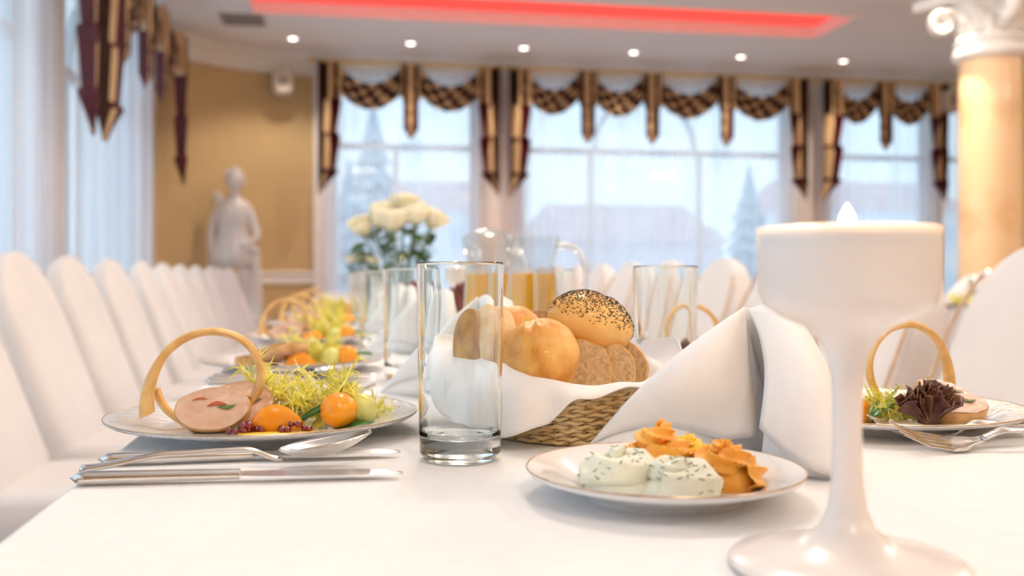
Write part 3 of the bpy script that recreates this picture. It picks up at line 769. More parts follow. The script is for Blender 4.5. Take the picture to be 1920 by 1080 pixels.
def make_fork(label):
    t = thing('table_fork', label, 'fork', (0, 0, TT), 0, 'table forks'); Ls = .20
    def zc(q):
        pts = [(0, .004), (.3, .010), (.52, .013), (.66, .004), (.76, .0025), (.88, .007), (1, .017)]
        for (a, b), (c, d) in zip(pts[:-1], pts[1:]):
            if q <= c:
                s = (q-a)/(c-a); s = s*s*(3-2*s); return b+(d-b)*s
        return pts[-1][1]
    def hd(u, w):
        q = u*.62; s = (w-.5)*2; wd = (.0072-.004*min(1, q/.45))*min(1, math.sqrt(max(.02, q)/.02)*.9+.1); return (q*Ls, s*wd, zc(q)-.0008*s*s)
    v, f = grid(hd, 36, 7); mesh_obj('handle', v, f, steel, t, solid=.0024)
    def pal(u, w):
        q = .61+.17*u; s = (w-.5)*2; wd = .0032+.0088*min(1, u*1.6)**1.5; return (q*Ls, s*wd, zc(q)-.0015*(1-s*s))
    v, f = grid(pal, 14, 9); mesh_obj('palm', v, f, steel, t, solid=.0018)
    for k in range(4):
        y = -.0102+.0068*k
        mb = MB(); mb.add(*tube([(q*Ls, y, zc(q)) for q in (.765, .82, .88, .94, 1.0)], [.0017, .0016, .0014, .0011, .0006], 6)); mb.build('tine', steel, t)
    return t
kn = make_knife('steel knife nearest the camera, left place setting'); kn.location = (-.180, .672, TT); kn.rotation_euler = (0, 0, -.05)
def put(o, first, label, loc, rz):
    if first: o.location = loc; o.rotation_euler = (0, 0, rz); o['label'] = label; return o
    return dup(o, label, loc, rz)
put(kn, False, 'steel knife beside the nearest left plate, under the spoon tip', (-.178, .737, TT), .015)
sp = make_spoon('steel soup spoon lying between the two nearest knives'); sp.scale = (.96, 1, 1.1); sp.location = (-.177, .703, TT+.002); sp.rotation_euler = (0, 0, .02)
fk = make_fork('steel fork beyond the nearest left plate'); fk.location = (-.165, 1.085, TT); fk.rotation_euler = (0, 0, .02)
for k in range(1, 4):
    y = .57*k
    put(kn, False, 'first steel knife of the %s left place setting' % ORD[k], (-.178, .70+y, TT), -.02)
    put(kn, False, 'second steel knife of the %s left place setting' % ORD[k], (-.176, .745+y, TT), .015)
    put(sp, False, 'steel soup spoon of the %s left place setting' % ORD[k], (-.17, .722+y, TT+.002), .02)
    put(fk, False, 'steel fork of the %s left place setting' % ORD[k], (-.165, 1.085+y, TT), .02)
put(fk, False, 'front steel fork beside the nearest right plate', (.618, .690, TT+.004), PI+.06).rotation_euler = (-.32, 0, PI+.02)
put(fk, False, 'rear steel fork beside the nearest right plate', (.628, .728, TT+.003), PI-.02).rotation_euler = (-.25, 0, PI-.04)
for k in range(1, 3):
    put(fk, False, 'steel fork of the %s right place setting' % ORD[k], (.61, .70+.57*k, TT), PI)
    put(kn, False, 'steel knife of the %s right place setting' % ORD[k], (.60, 1.02+.57*(k-1), TT), PI)

# ------------------------------------------------------------------ napkins
def bil(a, b, c, d, u, w):
    a, b, c, d = map(Vector, (a, b, c, d)); return (a*(1-u)+b*u)*(1-w)+(d*(1-u)+c*u)*w
NO = Vector((.28, .66, 0))
def make_napkin(label):
    mb = MB()
    L = (.186, .735, .002); P1 = (.300, .694, .113); P2 = (.329, .668, .110); Bs = (.305, .680, .017); Bg = (.330, .705, .001)
    def left(u, w):                       # u along the bottom L->Bs, w up to P1
        b = Vector(L)*(1-u)+Vector(Bs)*u; b.z += .016*math.sin(PI*min(1, u*1.25))**.8*(1-u*.35)
        e = Vector(L)*.0+Vector(P1); tl_ = Vector(L)*(1-w)+e*w; tl_ += Vector((-.004, -.004, .008))*math.sin(PI*w)
        tr = Vector(Bs)*(1-w)+e*w; lo = b
        p = lo*(1-w)+e*w+(tl_-(Vector(L)*(1-w)+e*w))*(1-u)
        p += Vector((-.010, -.018, .002))*math.sin(PI*u)*math.sin(PI*w*.9+.2)
        return p-NO
    mb.add(*grid(left, 22, 18))
    def under(u, w):                      # lower layer reaching the cloth
        b = Vector(L)*(1-u)+Vector(Bg)*u; b.y -= .018*math.sin(PI*u); b.x -= .004*math.sin(PI*u); e = Vector(P1)+Vector((.003, .006, -.004))
        p = b*(1-w)+e*w; p += Vector((-.004, -.006, 0))*math.sin(PI*u)*math.sin(PI*w); return p-NO
    mb.add(*grid(under, 18, 14))
    G1 = (.289, .642, .030); G2 = (.300, .571, .001); R = (.338, .602, .001); P1b = (.302, .690, .112)
    def flap(u, w):                       # front fold falling forward from the ridge
        bot = Vector(G1)*(1-u)+Vector(R)*u
        bl = (1-u)**2*Vector(G1)+2*u*(1-u)*(Vector(G2)*1.0+Vector((-.008, .012, .004)))+u*u*Vector(R)
        top = Vector(P1b)*(1-u)+Vector(P2)*u+Vector((-.003, -.006, .005))*math.sin(PI*u)
        p = bl*(1-w)+top*w; p += Vector((.006, -.022, .010))*math.sin(PI*w)*(.5+.5*math.sin(PI*u)); return p-NO
    mb.add(*grid(flap, 20, 20))
    def inner(u, w):
        g1 = Vector((.296, .655, .004)); g2 = Vector((.302, .585, .001)); r = Vector((.342, .612, .001))
        bl = (1-u)**2*g1+2*u*(1-u)*g2+u*u*r; top = Vector((.306, .690, .107))*(1-u)+Vector((.330, .672, .106))*u
        p = bl*(1-w)+top*w; p += Vector((.007, -.016, .008))*math.sin(PI*w)*(.5+.5*math.sin(PI*u)); return p-NO
    mb.add(*grid(inner, 16, 14))
    def back(u, w):
        Bk = Vector((.395, .785, .001)); b = (Vector((L[0]+.01, L[1]+.012, .001))*(1-u)**2+2*u*(1-u)*Bk+Vector((R[0]+.01, R[1]+.012, .001))*u*u)
        top = Vector(P1)*(1-u)+Vector(P2)*u+Vector((.002, .004, 0)); p = b*(1-w)+top*w; return p-NO
    mb.add(*grid(back, 22, 12))
    o = mb.build('folded_napkin', napkin_m, None, solid=.0016)
    return tag(o, label, 'napkin', 'folded white napkins')
n0 = make_napkin('large folded white napkin beside the candle, nearest of the right row'); n0.location = NO+Vector((0, 0, TT))
for k in range(1, 4): dup(n0, 'folded white napkin, %s of the right row' % ORD[k], (NO.x+.01, NO.y+.57*k, TT))
for k in range(5): dup(n0, 'folded white napkin, %s of the left row' % ORD[k], (NO.x-.148-.006*k, NO.y+.385+.57*k, TT), rnd.uniform(-.06, .04))

# ------------------------------------------------------------------ candle holders
FLAME = 0.5
def make_candle(label, power=FLAME):
    t = thing('candle_holder', label, 'candle', (0, 0, TT), 0, 'white goblet candles')
    prof = [(.0005, .0015), (.050, .0008), (.0555, .002), (.056, .0045), (.054, .0062), (.042, .0085), (.025, .0125), (.0135, .020), (.0092, .030), (.0074, .045), (.0068, .065), (.0070, .082), (.0078, .094), (.0100, .104), (.0140, .111), (.0205, .1165), (.031, .121), (.0395, .1265), (.0422, .134), (.0428, .163), (.0415, .1638), (.0408, .160), (.0408, .155), (.0005, .155)]
    mb = MB(); mb.add(*lathe(prof, 64)); mb.build('goblet', milk, t)
    mb = MB(); mb.add(*lathe([(.0405, .1555), (.0405, .1615), (.034, .1605), (.02, .1585), (.0005, .158)], 48)); mb.build('wax', wax, t)
    mb = MB(); mb.add(*tube([(-.002, 0, .157), (-.002, 0, .163), (-.0015, 0, .166)], .0009, 6)); mb.build('wick', wick_m, t)
    mb = MB(); mb.add(*lathe([(.0003, .1630), (.0022, .1634), (.0037, .1648), (.0040, .1666), (.0033, .1696), (.0017, .1728), (.0002, .1752)], 16)); mb.build('flame', flame_m, t)
    l = bpy.data.lights.new('candle_glow', 'POINT'); l.energy = power; l.color = (1, .66, .34); l.shadow_soft_size = .012
    lo = bpy.data.objects.new('candle_glow', l); C.objects.link(lo); lo.parent = t; lo.location = (-.002, 0, .190)
    return t
cd = make_candle('tall white goblet candle burning in the right foreground'); cd.location = (.231, .417, TT); cd.scale = (.965, .965, .975)
dup(cd, 'white goblet candle burning behind the nearest tumbler', (.27, 2.37, TT))
dup(cd, 'white goblet candle burning left of the rose vase', (.11, 3.55, TT+.0))
dup(cd, 'white goblet candle burning at the far end of the table', (.16, 5.3, TT))
dup(cd, 'white goblet candle on the second table before the column', (*at(1853, 518, 4.6).xy, TT))

# ------------------------------------------------------------------ bread basket
BC = Vector((.195, .868, TT)); BA, BB, BH = .088, .128, .047
t = thing('bread_basket', 'oval woven wicker bread basket lined with a white cloth', 'basket', BC)
def oval(a, r, z, k=0.0): return ((BA*r+k)*math.cos(a), (BB*r+k)*math.sin(a), z)
mb = MB(); v, f = lathe_closed([(1, .001), (1, .004)], 60, lambda a, r, z: oval(a, .88, z)); mb.add(v, f); mb.build('bottom', wicker, t)
NS = 44; ROWS = 13
for r in range(ROWS):
    z = .0035+r*.0033; R = .90+.10*r/ROWS; n = NS*6
    cen = []
    for i in range(n):
        a = 2*PI*i/n; off = .0016*math.sin(a*NS/2+PI*r); cen.append((oval(a, R, z+.0006*math.sin(a*NS+r), off), a))
    v = []; 
    for (p, a) in cen:
        nx, ny = math.cos(a)*BB, math.sin(a)*BA; l = math.hypot(nx, ny); nx /= l; ny /= l
        for (o_, h_) in ((.0009, 0), (.0003, .00145), (-.0009, .0), (.0003, -.00145)): v.append((p[0]+nx*o_, p[1]+ny*o_, p[2]+h_))
    f = [(4*i+k, 4*((i+1) % n)+k, 4*((i+1) % n)+(k+1) % 4, 4*i+(k+1) % 4) for i in range(n) for k in range(4)]
    mesh_obj('weave_strand', v, f, wicker, t)
for s in range(NS):
    a = 2*PI*(s+.5)/NS; p0 = oval(a, .90, .002); p1 = oval(a, 1.0, BH)
    mb = MB(); mb.add(*tube([p0, p1], .0011, 5)); mb.build('stake', wicker_d, t)
for r in range(3):
    pts = [oval(2*PI*i/160, 1.0, BH+.0012*math.sin(2*PI*i/160*26+2.1*r), .0018*math.cos(2*PI*i/160*26+2.1*r)) for i in range(160)]
    mb = MB(); mb.add(*tube(pts, .0018, 6, closed=True)); mb.build('rim_braid', wicker, t)
def lerp_tab(tab, x):
    for (a, b), (c, d) in zip(tab[:-1], tab[1:]):
        if x <= c:
            s = (x-a)/(c-a); s = s*s*(3-2*s); return b+(d-b)*s
    return tab[-1][1]
OUT = [(0, .020), (25, .012), (60, .010), (120, .012), (160, .030), (190, .035), (212, .030), (232, .022), (250, .010), (275, .005), (310, .005), (335, .012), (360, .020)]
TIP = [(0, .078), (25, .075), (60, .060), (120, .070), (155, .080), (180, .055), (205, .018), (228, .008), (246, .022), (262, .042), (285, .049), (320, .049), (340, .062), (360, .078)]
CRE = [(0, .058), (60, .052), (120, .055), (180, .072), (215, .066), (240, .056), (260, .050), (300, .0505), (335, .053), (360, .058)]
def liner(u, w):
    d = u*360; a = 2*PI*u; o = lerp_tab(OUT, d); tz = lerp_tab(TIP, d); cz = lerp_tab(CRE, d)
    if w < .5:
        q = w/.5; r = .35+.60*q**.8; z = .008+(cz-.010)*q**2.2; k = 0
    elif w < .65:
        q = (w-.5)/.15; r = .95+.07*q; z = cz-.002+.003*math.sin(q*PI)+.0*q; k = .004*q
    else:
        q = (w-.65)/.35; r = 1.02; k = .004+o*math.sin(q*PI/2); z = cz-.002+(tz-cz+.002)*q**1.3
    z += .0016*math.sin(a*13)*w; p = oval(a, r, z, k+.0015*math.sin(a*17)*w); return p
v, f = grid(liner, 180, 40, cu=True)
o = mesh_obj('basket_liner', v, f, napkin_m, solid=.0013, loc=BC); tag(o, 'white cloth lining the bread basket with one corner hanging over the front', 'cloth')

# ------------------------------------------------------------------ bread
from mathutils import noise as mn
def lump(r, amp, fr, seed, nu=48, nv=32, fn=None):
    sd = Vector((seed*3.1, seed*7.7, seed*1.3))
    def g(p):
        s = 1+amp*mn.noise(p*fr+sd)+amp*.4*mn.noise(p*fr*3+sd)
        return s*(fn(p) if fn else 1)
    return ell((0, 0, 0), r, nu, nv, g)
def place(o, p, e): o.location = p; o.rotation_euler = e; return o
rollfn = lambda p: 1-.05*math.exp(-((p.x+.38-.45*p.z*p.z+.3*p.z)/.07)**2)*max(0, min(1, .6-p.y*2))-.035*math.exp(-((p.z+.42-.5*p.x)/.06)**2)*max(0, min(1, -p.x*3))*max(0, min(1, -p.y*3))+.02*math.exp(-((p.x+.52-.45*p.z*p.z+.3*p.z)/.10)**2)
v, f = lump((.0325, .031, .0325), .05, 1.6, 1, 64, 48, rollfn)
o = tag(place(mesh_obj('bread_roll', v, f, crust_gold), (.161, .786, TT+.0700), (0, 0, 0)), 'round golden bread roll at the front of the basket', 'bread', 'bread in the basket')
t = thing('poppy_seed_roll', 'bread roll topped with black poppy seeds, highest in the basket', 'bread', (.216, .836, TT+.0950), 0, 'bread in the basket'); t.rotation_euler = (0, .30, 0)
pfn = lambda p: (1-.10*max(0, -p.z)**2)*(1-.04*math.exp(-((p.x-.1)/.12)**2)*max(0, p.z))
v, f = lump((.0395, .035, .0285), .035, 1.4, 5, 64, 40, pfn); bun = mesh_obj('bun', v, f, crust_poppy, t)
sv = np.array(v); r2 = random.Random(3); mb = MB(); cnt = 0
octf = [(0, 2, 4), (2, 1, 4), (1, 3, 4), (3, 0, 4), (2, 0, 5), (1, 2, 5), (3, 1, 5), (0, 3, 5)]
while cnt < 2300:
    x, y, z = r2.gauss(0, 1), r2.gauss(0, 1), r2.gauss(0, 1); p = Vector((x, y, z)).normalized()
    dens = max(0, min(1, (p.z+.05+.25*mn.noise(p*4))*1.35))
    if r2.random() > dens: continue
    s = 1+.035*mn.noise(p*1.4+Vector((15.5, 38.5, 6.5)))+.014*mn.noise(p*4.2+Vector((15.5, 38.5, 6.5))); s *= pfn(p)
    q = Vector((p.x*.0395*s, p.y*.035*s, p.z*.0285*s)); k = r2.uniform(.00062, .00092)
    mb.add([q+Vector(d)*k for d in ((1, 0, 0), (-1, 0, 0), (0, 1, 0), (0, -1, 0), (0, 0, .8), (0, 0, -.8))], octf); cnt += 1
o = mb.build('poppy_seeds', seed_m, t, False); o['kind'] = 'stuff'
def slice_(label, p, e, w, h, th, seed):
    t = thing('bread_slice', label, 'bread', p, 0, 'bread in the basket'); t.rotation_euler = e; n = 40; v = []
    sd = Vector((seed, seed*2, 0))
    for sgn, k in ((-1, .96), (-1, 1), (1, 1), (1, .96)):
        for i in range(n):
            a = 2*PI*i/n; c, s = math.cos(a), math.sin(a); q = 1+.05*mn.noise(Vector((c, s, 0))*2+sd)
            if s < 0: q *= 1+.05*abs(c)
            y = sgn*(th/2 if k < 1 else th/2-.0012)
            v.append((w/2*c*q*k, y, h/2*s*q*k))
    f = [(j*n+i, j*n+(i+1) % n, (j+1)*n+(i+1) % n, (j+1)*n+i) for j in range(3) for i in range(n)]
    mesh_obj('crust', v, f, crust_gold if seed < 10 else crust_dark, t)
    v2 = [(x*.995, y*1.04, z*.995) for (x, y, z) in v[:n]]+[(x*.995, y*1.04, z*.995) for (x, y, z) in v[3*n:]]
    mesh_obj('crumb', v2+[(0, -th/2*1.04, 0), (0, th/2*1.04, 0)], [(2*n, (i+1) % n, i) for i in range(n)]+[(2*n+1, n+i, n+(i+1) % n) for i in range(n)], crumb, t, False)
    return t
slice_('brown bread slice leaning beside the round roll', (.200, .806, TT+.054), (-.22, .12, -.30), .052, .058, .012, 3)
slice_('brown bread slice under the poppy seed roll', (.221, .814, TT+.053), (-.25, .42, -.42), .058, .058, .013, 6)
slice_('brown bread slice at the right edge of the basket', (.246, .842, TT+.055), (-.2, .5, -.5), .050, .048, .013, 9)
slice_('dark bread slice sticking up behind the round roll', (.168, .865, TT+.075), (0, .5, .3), .050, .066, .011, 12)
v, f = lump((.0185, .030, .034), .04, 1.5, 11, 48, 36, lambda p: 1-.05*math.exp(-((p.x)/.1)**2))
tag(place(mesh_obj('bread_roll', v, f, crust_pale), (.126, .826, TT+.080), (0, .12, .35)), 'floury pale bun standing on edge at the left of the basket', 'bread', 'bread in the basket')
v, f = lump((.0095, .028, .031), .04, 1.8, 13, 40, 30)
tag(place(mesh_obj('bread_half', v, f, M('toasted_bun_crust', (.60, .31, .06), .45, col2=(.34, .15, .03), scale=45, bump=.4)), (.1075, .834, TT+.079), (0, .10, .35)), 'thin toasted bun half beside the floury bun', 'bread', 'bread in the basket')
v, f = lump((.026, .026, .030), .05, 1.5, 17)
tag(place(mesh_obj('bread_roll', v, f, crust_gold), (.152, .850, TT+.080), (0, 0, 0)), 'golden roll half hidden behind the round roll', 'bread', 'bread in the basket')
v, f = lump((.028, .03, .026), .05, 1.5, 19)
tag(place(mesh_obj('bread_roll', v, f, crust_pale), (.205, .93, TT+.070), (0, 0, 0)), 'pale roll at the back of the basket', 'bread', 'bread in the basket')

# ------------------------------------------------------------------ spreads on the side plate
SPZ = TT+.0045; SC = Vector((.197, .579, SPZ))
def rosette(name, label, dx, dy, r, h, mat, lobes, tw, seed, turns=1.9, amp=.26):
    """piped swirl: a star-nozzle strand winding up to a peak"""
    def fn(u, w):
        b = 2*PI*u; q = w; ang = 2*PI*turns*q+seed; R_ = r*.60*(1-q)**.75; tr = r*(.46-.30*q**1.4)*(1 if q < .97 else .25)
        c = Vector((R_*math.cos(ang), R_*math.sin(ang), h*(.30+.62*q**1.1)))
        er = Vector((math.cos(ang), math.sin(ang), 0)); ez = Vector((0, 0, 1)); ph = b+tw*q*9
        s_ = tr*(1+amp*(1-2*abs(math.sin(lobes*.5*ph)))+.16*mn.noise(Vector((q*9, math.cos(b)*1.3, math.sin(b)*1.3+seed))))
        p = c+er*s_*math.cos(b)+ez*s_*.9*math.sin(b); p.z = max(p.z, .0004); return tuple(p)
    v, f = grid(fn, 40, 110, cu=True)
    t = thing(name, label, 'spread', SC+Vector((dx, dy, 0)), 0, 'spreads on the side plate')
    mb = MB(); mb.add(v, f); mb.add(*lathe_closed([(r*.85, 0), (r*.80, h*.3), (r*.45, h*.62), (r*.1, h*.8)], 32))
    mb.build('swirl', mat, t); return t, fn
def herbs(t, fn, n, seed):
    r = random.Random(seed); mb = MB()
    for i in range(n):
        u, w = r.uniform(-.15, .35), r.uniform(.0, .9); p = Vector(fn(u, w)); p += Vector((p.x, p.y, .01)).normalized()*.0003; a = r.uniform(0, 6.3); l = r.uniform(.0008, .0022); d = Vector((math.cos(a), math.sin(a)*.6, r.uniform(-.6, .6)))*l
        mb.add(*tube([p-d, p+d], .00030, 4))
    mb.build('dill_flecks', herb, t)['kind'] = 'stuff'
t, fn = rosette('herb_cream', 'white herb cream swirl at the left of the side plate', -.027, -.004, .030, .026, spread_w, 5, .5, 1, 1.5, .10); herbs(t, fn, 80, 1)
t, fn = rosette('herb_cream', 'white herb cream swirl at the front of the side plate', .000, -.026, .029, .023, spread_w, 5, .5, 4, 1.4, .10); herbs(t, fn, 80, 2)
rosette('butter_rosette', 'orange paprika butter rosette on top of the heap', .001, .012, .0255, .042, spread_o, 6, 1.1, 2)
rosette('butter_rosette', 'orange paprika butter rosette at the right of the side plate', .036, -.010, .0245, .031, spread_o, 6, 1.1, 5)
rosette('butter_rosette', 'yellow butter rosette behind the orange ones', .024, .022, .022, .030, spread_y, 6, 1.1, 7)

# ------------------------------------------------------------------ food on the dinner plates
PZ = TT+.0072
def make_ring(label):
    n = 90; v = []; Ra = .0455
    for i in range(n):
        q = i/(n-1); ang = math.radians(205-375*q)      # from lower left over the top to lower left again
        R = Ra*(1+.02*math.sin(ang*2)); taper = 1+.9*max(0, 1-q/.16)**1.2; tw = .25*math.sin(ang)
        c = Vector((R*math.cos(ang), -.006*(.5-q), .0465+R*math.sin(ang)*.99))
        if q < .16: c += Vector((-.010, -.006, -.012))*(1-q/.16)**1.5
        if c.z < .006: c.z = .006
        er = Vector((math.cos(ang), 0, math.sin(ang))); ey = Vector((0, 1, 0)); a1 = er*math.cos(tw)+ey*math.sin(tw); a2 = ey*math.cos(tw)-er*math.sin(tw)
        for k in range(10):
            b = 2*PI*k/10; rad = 1+.10*math.sin(b*3+q*20)
            v.append(c+a1*.0038*taper*rad*math.cos(b)+a2*.0058*rad*math.sin(b))
    f = [(i*10+k, i*10+(k+1) % 10, (i+1)*10+(k+1) % 10, (i+1)*10+k) for i in range(n-1) for k in range(10)]
    f += [tuple(reversed(range(10))), tuple(range((n-1)*10, n*10))]
    return tag(mesh_obj('pastry_ring', v, f, pastry), label, 'pastry', 'puff pastry rings')
def make_roulade(label):
    t = thing('roulade_slice', label, 'meat', (0, 0, PZ), 0, 'roulade slices'); n = 48; v = []; W_, H_, T_ = .031, .0185, .014
    for (y, k) in ((-T_/2, .94), (-T_/2+.0015, 1), (T_/2-.0015, 1), (T_/2, .94)):
        for i in range(n):
            a = 2*PI*i/n; q = 1+.06*mn.noise(Vector((math.cos(a)*1.5, math.sin(a)*1.5, 3))); v.append((W_*k*q*math.cos(a), y, H_*k*q*math.sin(a)))
    f = [(j*n+i, j*n+(i+1) % n, (j+1)*n+(i+1) % n, (j+1)*n+i) for j in range(3) for i in range(n)]
    mesh_obj('skin_edge', v, f, meat_skin, t)
    def face(sg):
        def fn(u, w):
            a = 2*PI*u; q = 1+.06*mn.noise(Vector((math.cos(a)*1.5, math.sin(a)*1.5, 3))); k = .95*w
            return (W_*k*q*math.cos(a), sg*(T_/2+.0007+.0010*mn.noise(Vector((math.cos(a)*k*3, math.sin(a)*k*3, sg*9)))), H_*k*q*math.sin(a))
        return grid(fn, n, 12, cu=True)
    mb = MB(); mb.add(*face(-1)); mb.add(*face(1)); mb.build('meat_face', meat, t)
    def sw(x0, x1, z0, amp, wd):
        def fn(u, w):
            x = x0+(x1-x0)*u; z = z0+amp*math.sin(u*PI)+(w-.5)*wd*math.sin(PI*u*.96+.06); return (x, -T_/2-.0019, z)
        return grid(fn, 16, 4)
    v, f = sw(-.004, .012, .0018, .0016, .0034); mesh_obj('red_filling', v, f, stuff_red, t, solid=.0008)
    v, f = sw(.004, .019, .0005, -.0012, .0034); mesh_obj('green_filling', v, f, stuff_green, t, solid=.0008)
    v, f = sw(-.016, -.003, .0075, .0015, .0014); mesh_obj('red_filling', v, f, stuff_red, t, solid=.0008)
    return t
def make_berries(label, n, seed):
    r = random.Random(seed); t = thing('cranberry_relish', label, 'cranberries', (0, 0, PZ), 0, 'cranberry relish heaps'); me = None
    for i in range(n):
        ly = 0 if i < n*.65 else 1; a = r.uniform(0, 6.28); d = r.random()**.5*(1 if ly == 0 else .5)
        k = r.uniform(.8, 1.1)
        if me is None:
            v, f = ell((0, 0, 0), (.0032, .0032, .003), 12, 8); o = mesh_obj('cranberry', v, f, berry_m, t); me = o.data
        else: o = bpy.data.objects.new('cranberry', me); C.objects.link(o); o.parent = t
        o.location = (.014*d*math.cos(a), .007*d*math.sin(a), .0028+.0042*ly); o.scale = (k,)*3
    return t
def make_ball(name, label, r, mat, cut=False):
    v, f = lump((r, r, r*.97), .02, 2.2, r*1000, 36, 26); return tag(mesh_obj(name, v, f, mat), label, 'melon', 'melon balls')
def make_orange(label):
    n = 24
    def fn(u, w):
        a = PI*u; x = -.023+.046*u; h = .0235*math.sin(a)**.7*(1-.25*u); y = (w-.5)*.016*math.sin(a)**.5; z = h*(1-(2*w-1)**2); return (x, y, z)
    v, f = grid(fn, n, 9); 
    return tag(mesh_obj('peach_wedge', v, f, orange_m, solid=.004), label, 'fruit', 'orange fruit wedges')
def make_frisee(label, seed, n=44, sx=.045, h=.052):
    r = random.Random(seed); t = thing('frisee_lettuce', label, 'lettuce', (0, 0, PZ), 0, 'curly frisee lettuce'); A = MB(); Rb = MB(); G = MB()
    def ribbon(mb, pts, w0, w1):
        pts = [Vector(p) for p in pts]; v = []; m = len(pts)
        for i, p in enumerate(pts):
            tn = (pts[min(i+1, m-1)]-pts[max(i-1, 0)]).normalized(); s = tn.cross(Vector((.3*math.sin(i), -.9, .3)))
            if s.length < .05: s = Vector((1, 0, 0))
            s.normalize(); w = w0+(w1-w0)*i/(m-1); nn = s.cross(tn)*w*.5
            v += [p-s*w, p+nn, p+s*w]
        mb.add(v, [q for i in range(m-1) for q in ((3*i, 3*i+1, 3*i+4, 3*i+3), (3*i+1, 3*i+2, 3*i+5, 3*i+4))])
    for k in range(n):
        q = k/(n-1); x0 = sx*(r.uniform(-.75, .75)); ang = r.uniform(.35, 1.5) if r.random() < .7 else r.uniform(1.5, 2.5); y0 = r.uniform(-.010, .022); L = h*r.uniform(.55, 1.05)
        p = Vector((x0-.012, y0, .003+r.uniform(0, .006))); d = Vector((math.cos(ang), r.uniform(-.35, .35), math.sin(ang))).normalized(); pts = []
        for i in range(9):
            pts.append(p.copy()); d = (d+Vector((r.uniform(-.25, .25), r.uniform(-.25, .25), -.09))).normalized(); p = p+d*L/8; p.z = max(p.z, .002)
        big = r.random() < .45
        ribbon(Rb if r.random() < .55 else A, pts, .0042 if big else .0018, .0022 if big else .0008)
        for i in range(1, 9):
            for s in range(6 if i > 3 else 3):
                dd = Vector((r.uniform(-1, 1), r.uniform(-1, 1), r.uniform(-.25, 1))).normalized(); pp = pts[i].copy(); l2 = r.uniform(.007, .018); tp = []; cur = Vector((r.uniform(-1, 1), r.uniform(-1, 1), r.uniform(-1, 1)))*1.1
                for j in range(7): tp.append(pp.copy()); dd = (dd+cur*.45).normalized(); pp = pp+dd*l2/6; pp.z = max(pp.z, .0015)
                c = r.random(); ribbon(A if c < .72 else (G if c < .84 else Rb), tp, .00075, .00025)
    A.build('yellow_fronds', frisee_y, t)['kind'] = 'stuff'; Rb.build('pale_ribs', frisee_w, t)['kind'] = 'stuff'; G.build('green_fronds', frisee_g, t)['kind'] = 'stuff'
    def lf(u, w):
        s = (u-.5)*2; x = .004+.034*w; z = .004+.046*w; return (x-.008+s*.008, -.022+.004*math.cos(s*3)+.002*math.sin(w*14+s*4), z-.002+s*.018*(.5+.5*w)*(1+.15*math.sin(w*17))-.012*abs(s)*(1-w))
    v, f = grid(lf, 11, 16); mesh_obj('broad_leaf', v, f, frisee_y, t, solid=.0006)
    return t
def make_leaf(label):
    def fn(u, w):
        s = (w-.5)*2; wd = .010*math.sin(PI*min(.98, u*.95+.03))**.8; return (.050*u, s*wd, .003+.009*math.sin(u*2.6)+.004*s*s)
    v, f = grid(fn, 20, 7); return tag(mesh_obj('green_leaf', v, f, leaf_green, solid=.0008), label, 'leaf', 'dark green leaves')
def make_lollo(label, mat, seed, R=.022, H=.036):
    r = random.Random(seed); mb = MB()
    for k in range(5):
        a0 = r.uniform(-2.6, -.5); tl = r.uniform(-.3, .3)
        def fn(u, w, a0=a0, tl=tl, k=k):
            s = (u-.5)*2; wd = R*(.25+.75*w)*(.8+.05*k); fr = w**2*.006
            return (s*wd+tl*H*w+fr*math.sin(s*19+k), -.006*k*.5+.012*w*math.sin(a0)*.6+fr*math.cos(s*23+k)*1.2, H*(.95-.08*k)*w*(1-.25*s*s)+fr*math.sin(s*29+2*k)*.9+.001)
        mb.add(*grid(fn, 40, 14))
    return tag(mb.build('red_lettuce', mat, None, solid=.0007), label, 'lettuce', 'dark red lettuce leaves')

T0 = 'on the nearest left plate'
def L3(i, dx, dy, dz=0): return (LP[i][0]+dx, LP[i][1]+dy, PZ+dz)
ring0 = make_ring('curved puff pastry ring standing '+T0); ring0.scale = (.95, 1, .90); ring0.location = L3(0, -.046, -.012); ring0.rotation_euler = (0, 0, .10)
ro0 = make_roulade('roulade slice with green filling leaning at the front of the nearest left plate'); ro0.location = L3(0, -.040, -.034, .0175); ro0.rotation_euler = (-.38, -.06, .06)
ro1 = dup(ro0, 'roulade slice behind the pastry ring '+T0, L3(0, -.022, -.004, .0185), .10)
be0 = make_berries('dark red cranberry heap beside the roulade '+T0, 16, 1); be0.location = L3(0, -.012, -.050)
be1 = make_berries('dark red cranberry heap under the peach wedge '+T0, 14, 2); be1.location = L3(0, .026, -.052)
pe0 = make_orange('orange peach wedge '+T0); pe0.location = L3(0, .012, -.036); pe0.rotation_euler = (.2, 0, .1)
fr0 = make_frisee('curly yellow frisee heap '+T0, 5); fr0.location = L3(0, .045, -.004)
mo0 = make_ball('melon_ball', 'orange cantaloupe ball '+T0, .0158, orange_m); mo0.location = L3(0, .0635, -.034, .0150)
mg0 = make_ball('melon_ball', 'pale green honeydew ball '+T0, .0135, honeydew_m); mg0.location = L3(0, .0835, -.022, .0145)
lf0 = make_leaf('dark green leaf between frisee and cantaloupe '+T0); lf0.location = L3(0, .030, -.030); lf0.rotation_euler = (0, -.15, .1)
dup(lf0, 'dark green leaf under the honeydew ball '+T0, L3(0, .056, -.046, -.004), .12).scale = (.8, 1, .35)
# sauce streak
def sauce(u, w):
    s = (w-.5)*2; return (-.03+.10*u, s*.010*math.sin(PI*u)**.5*(1+.3*math.sin(u*9)), .0010*(1-s*s)+.0002)
v, f = grid(sauce, 24, 7); o = mesh_obj('orange_sauce', v, f, spread_y, loc=L3(0, .012, -.056, .0)); tag(o, 'thin streak of orange sauce at the front of the nearest left plate', 'sauce')

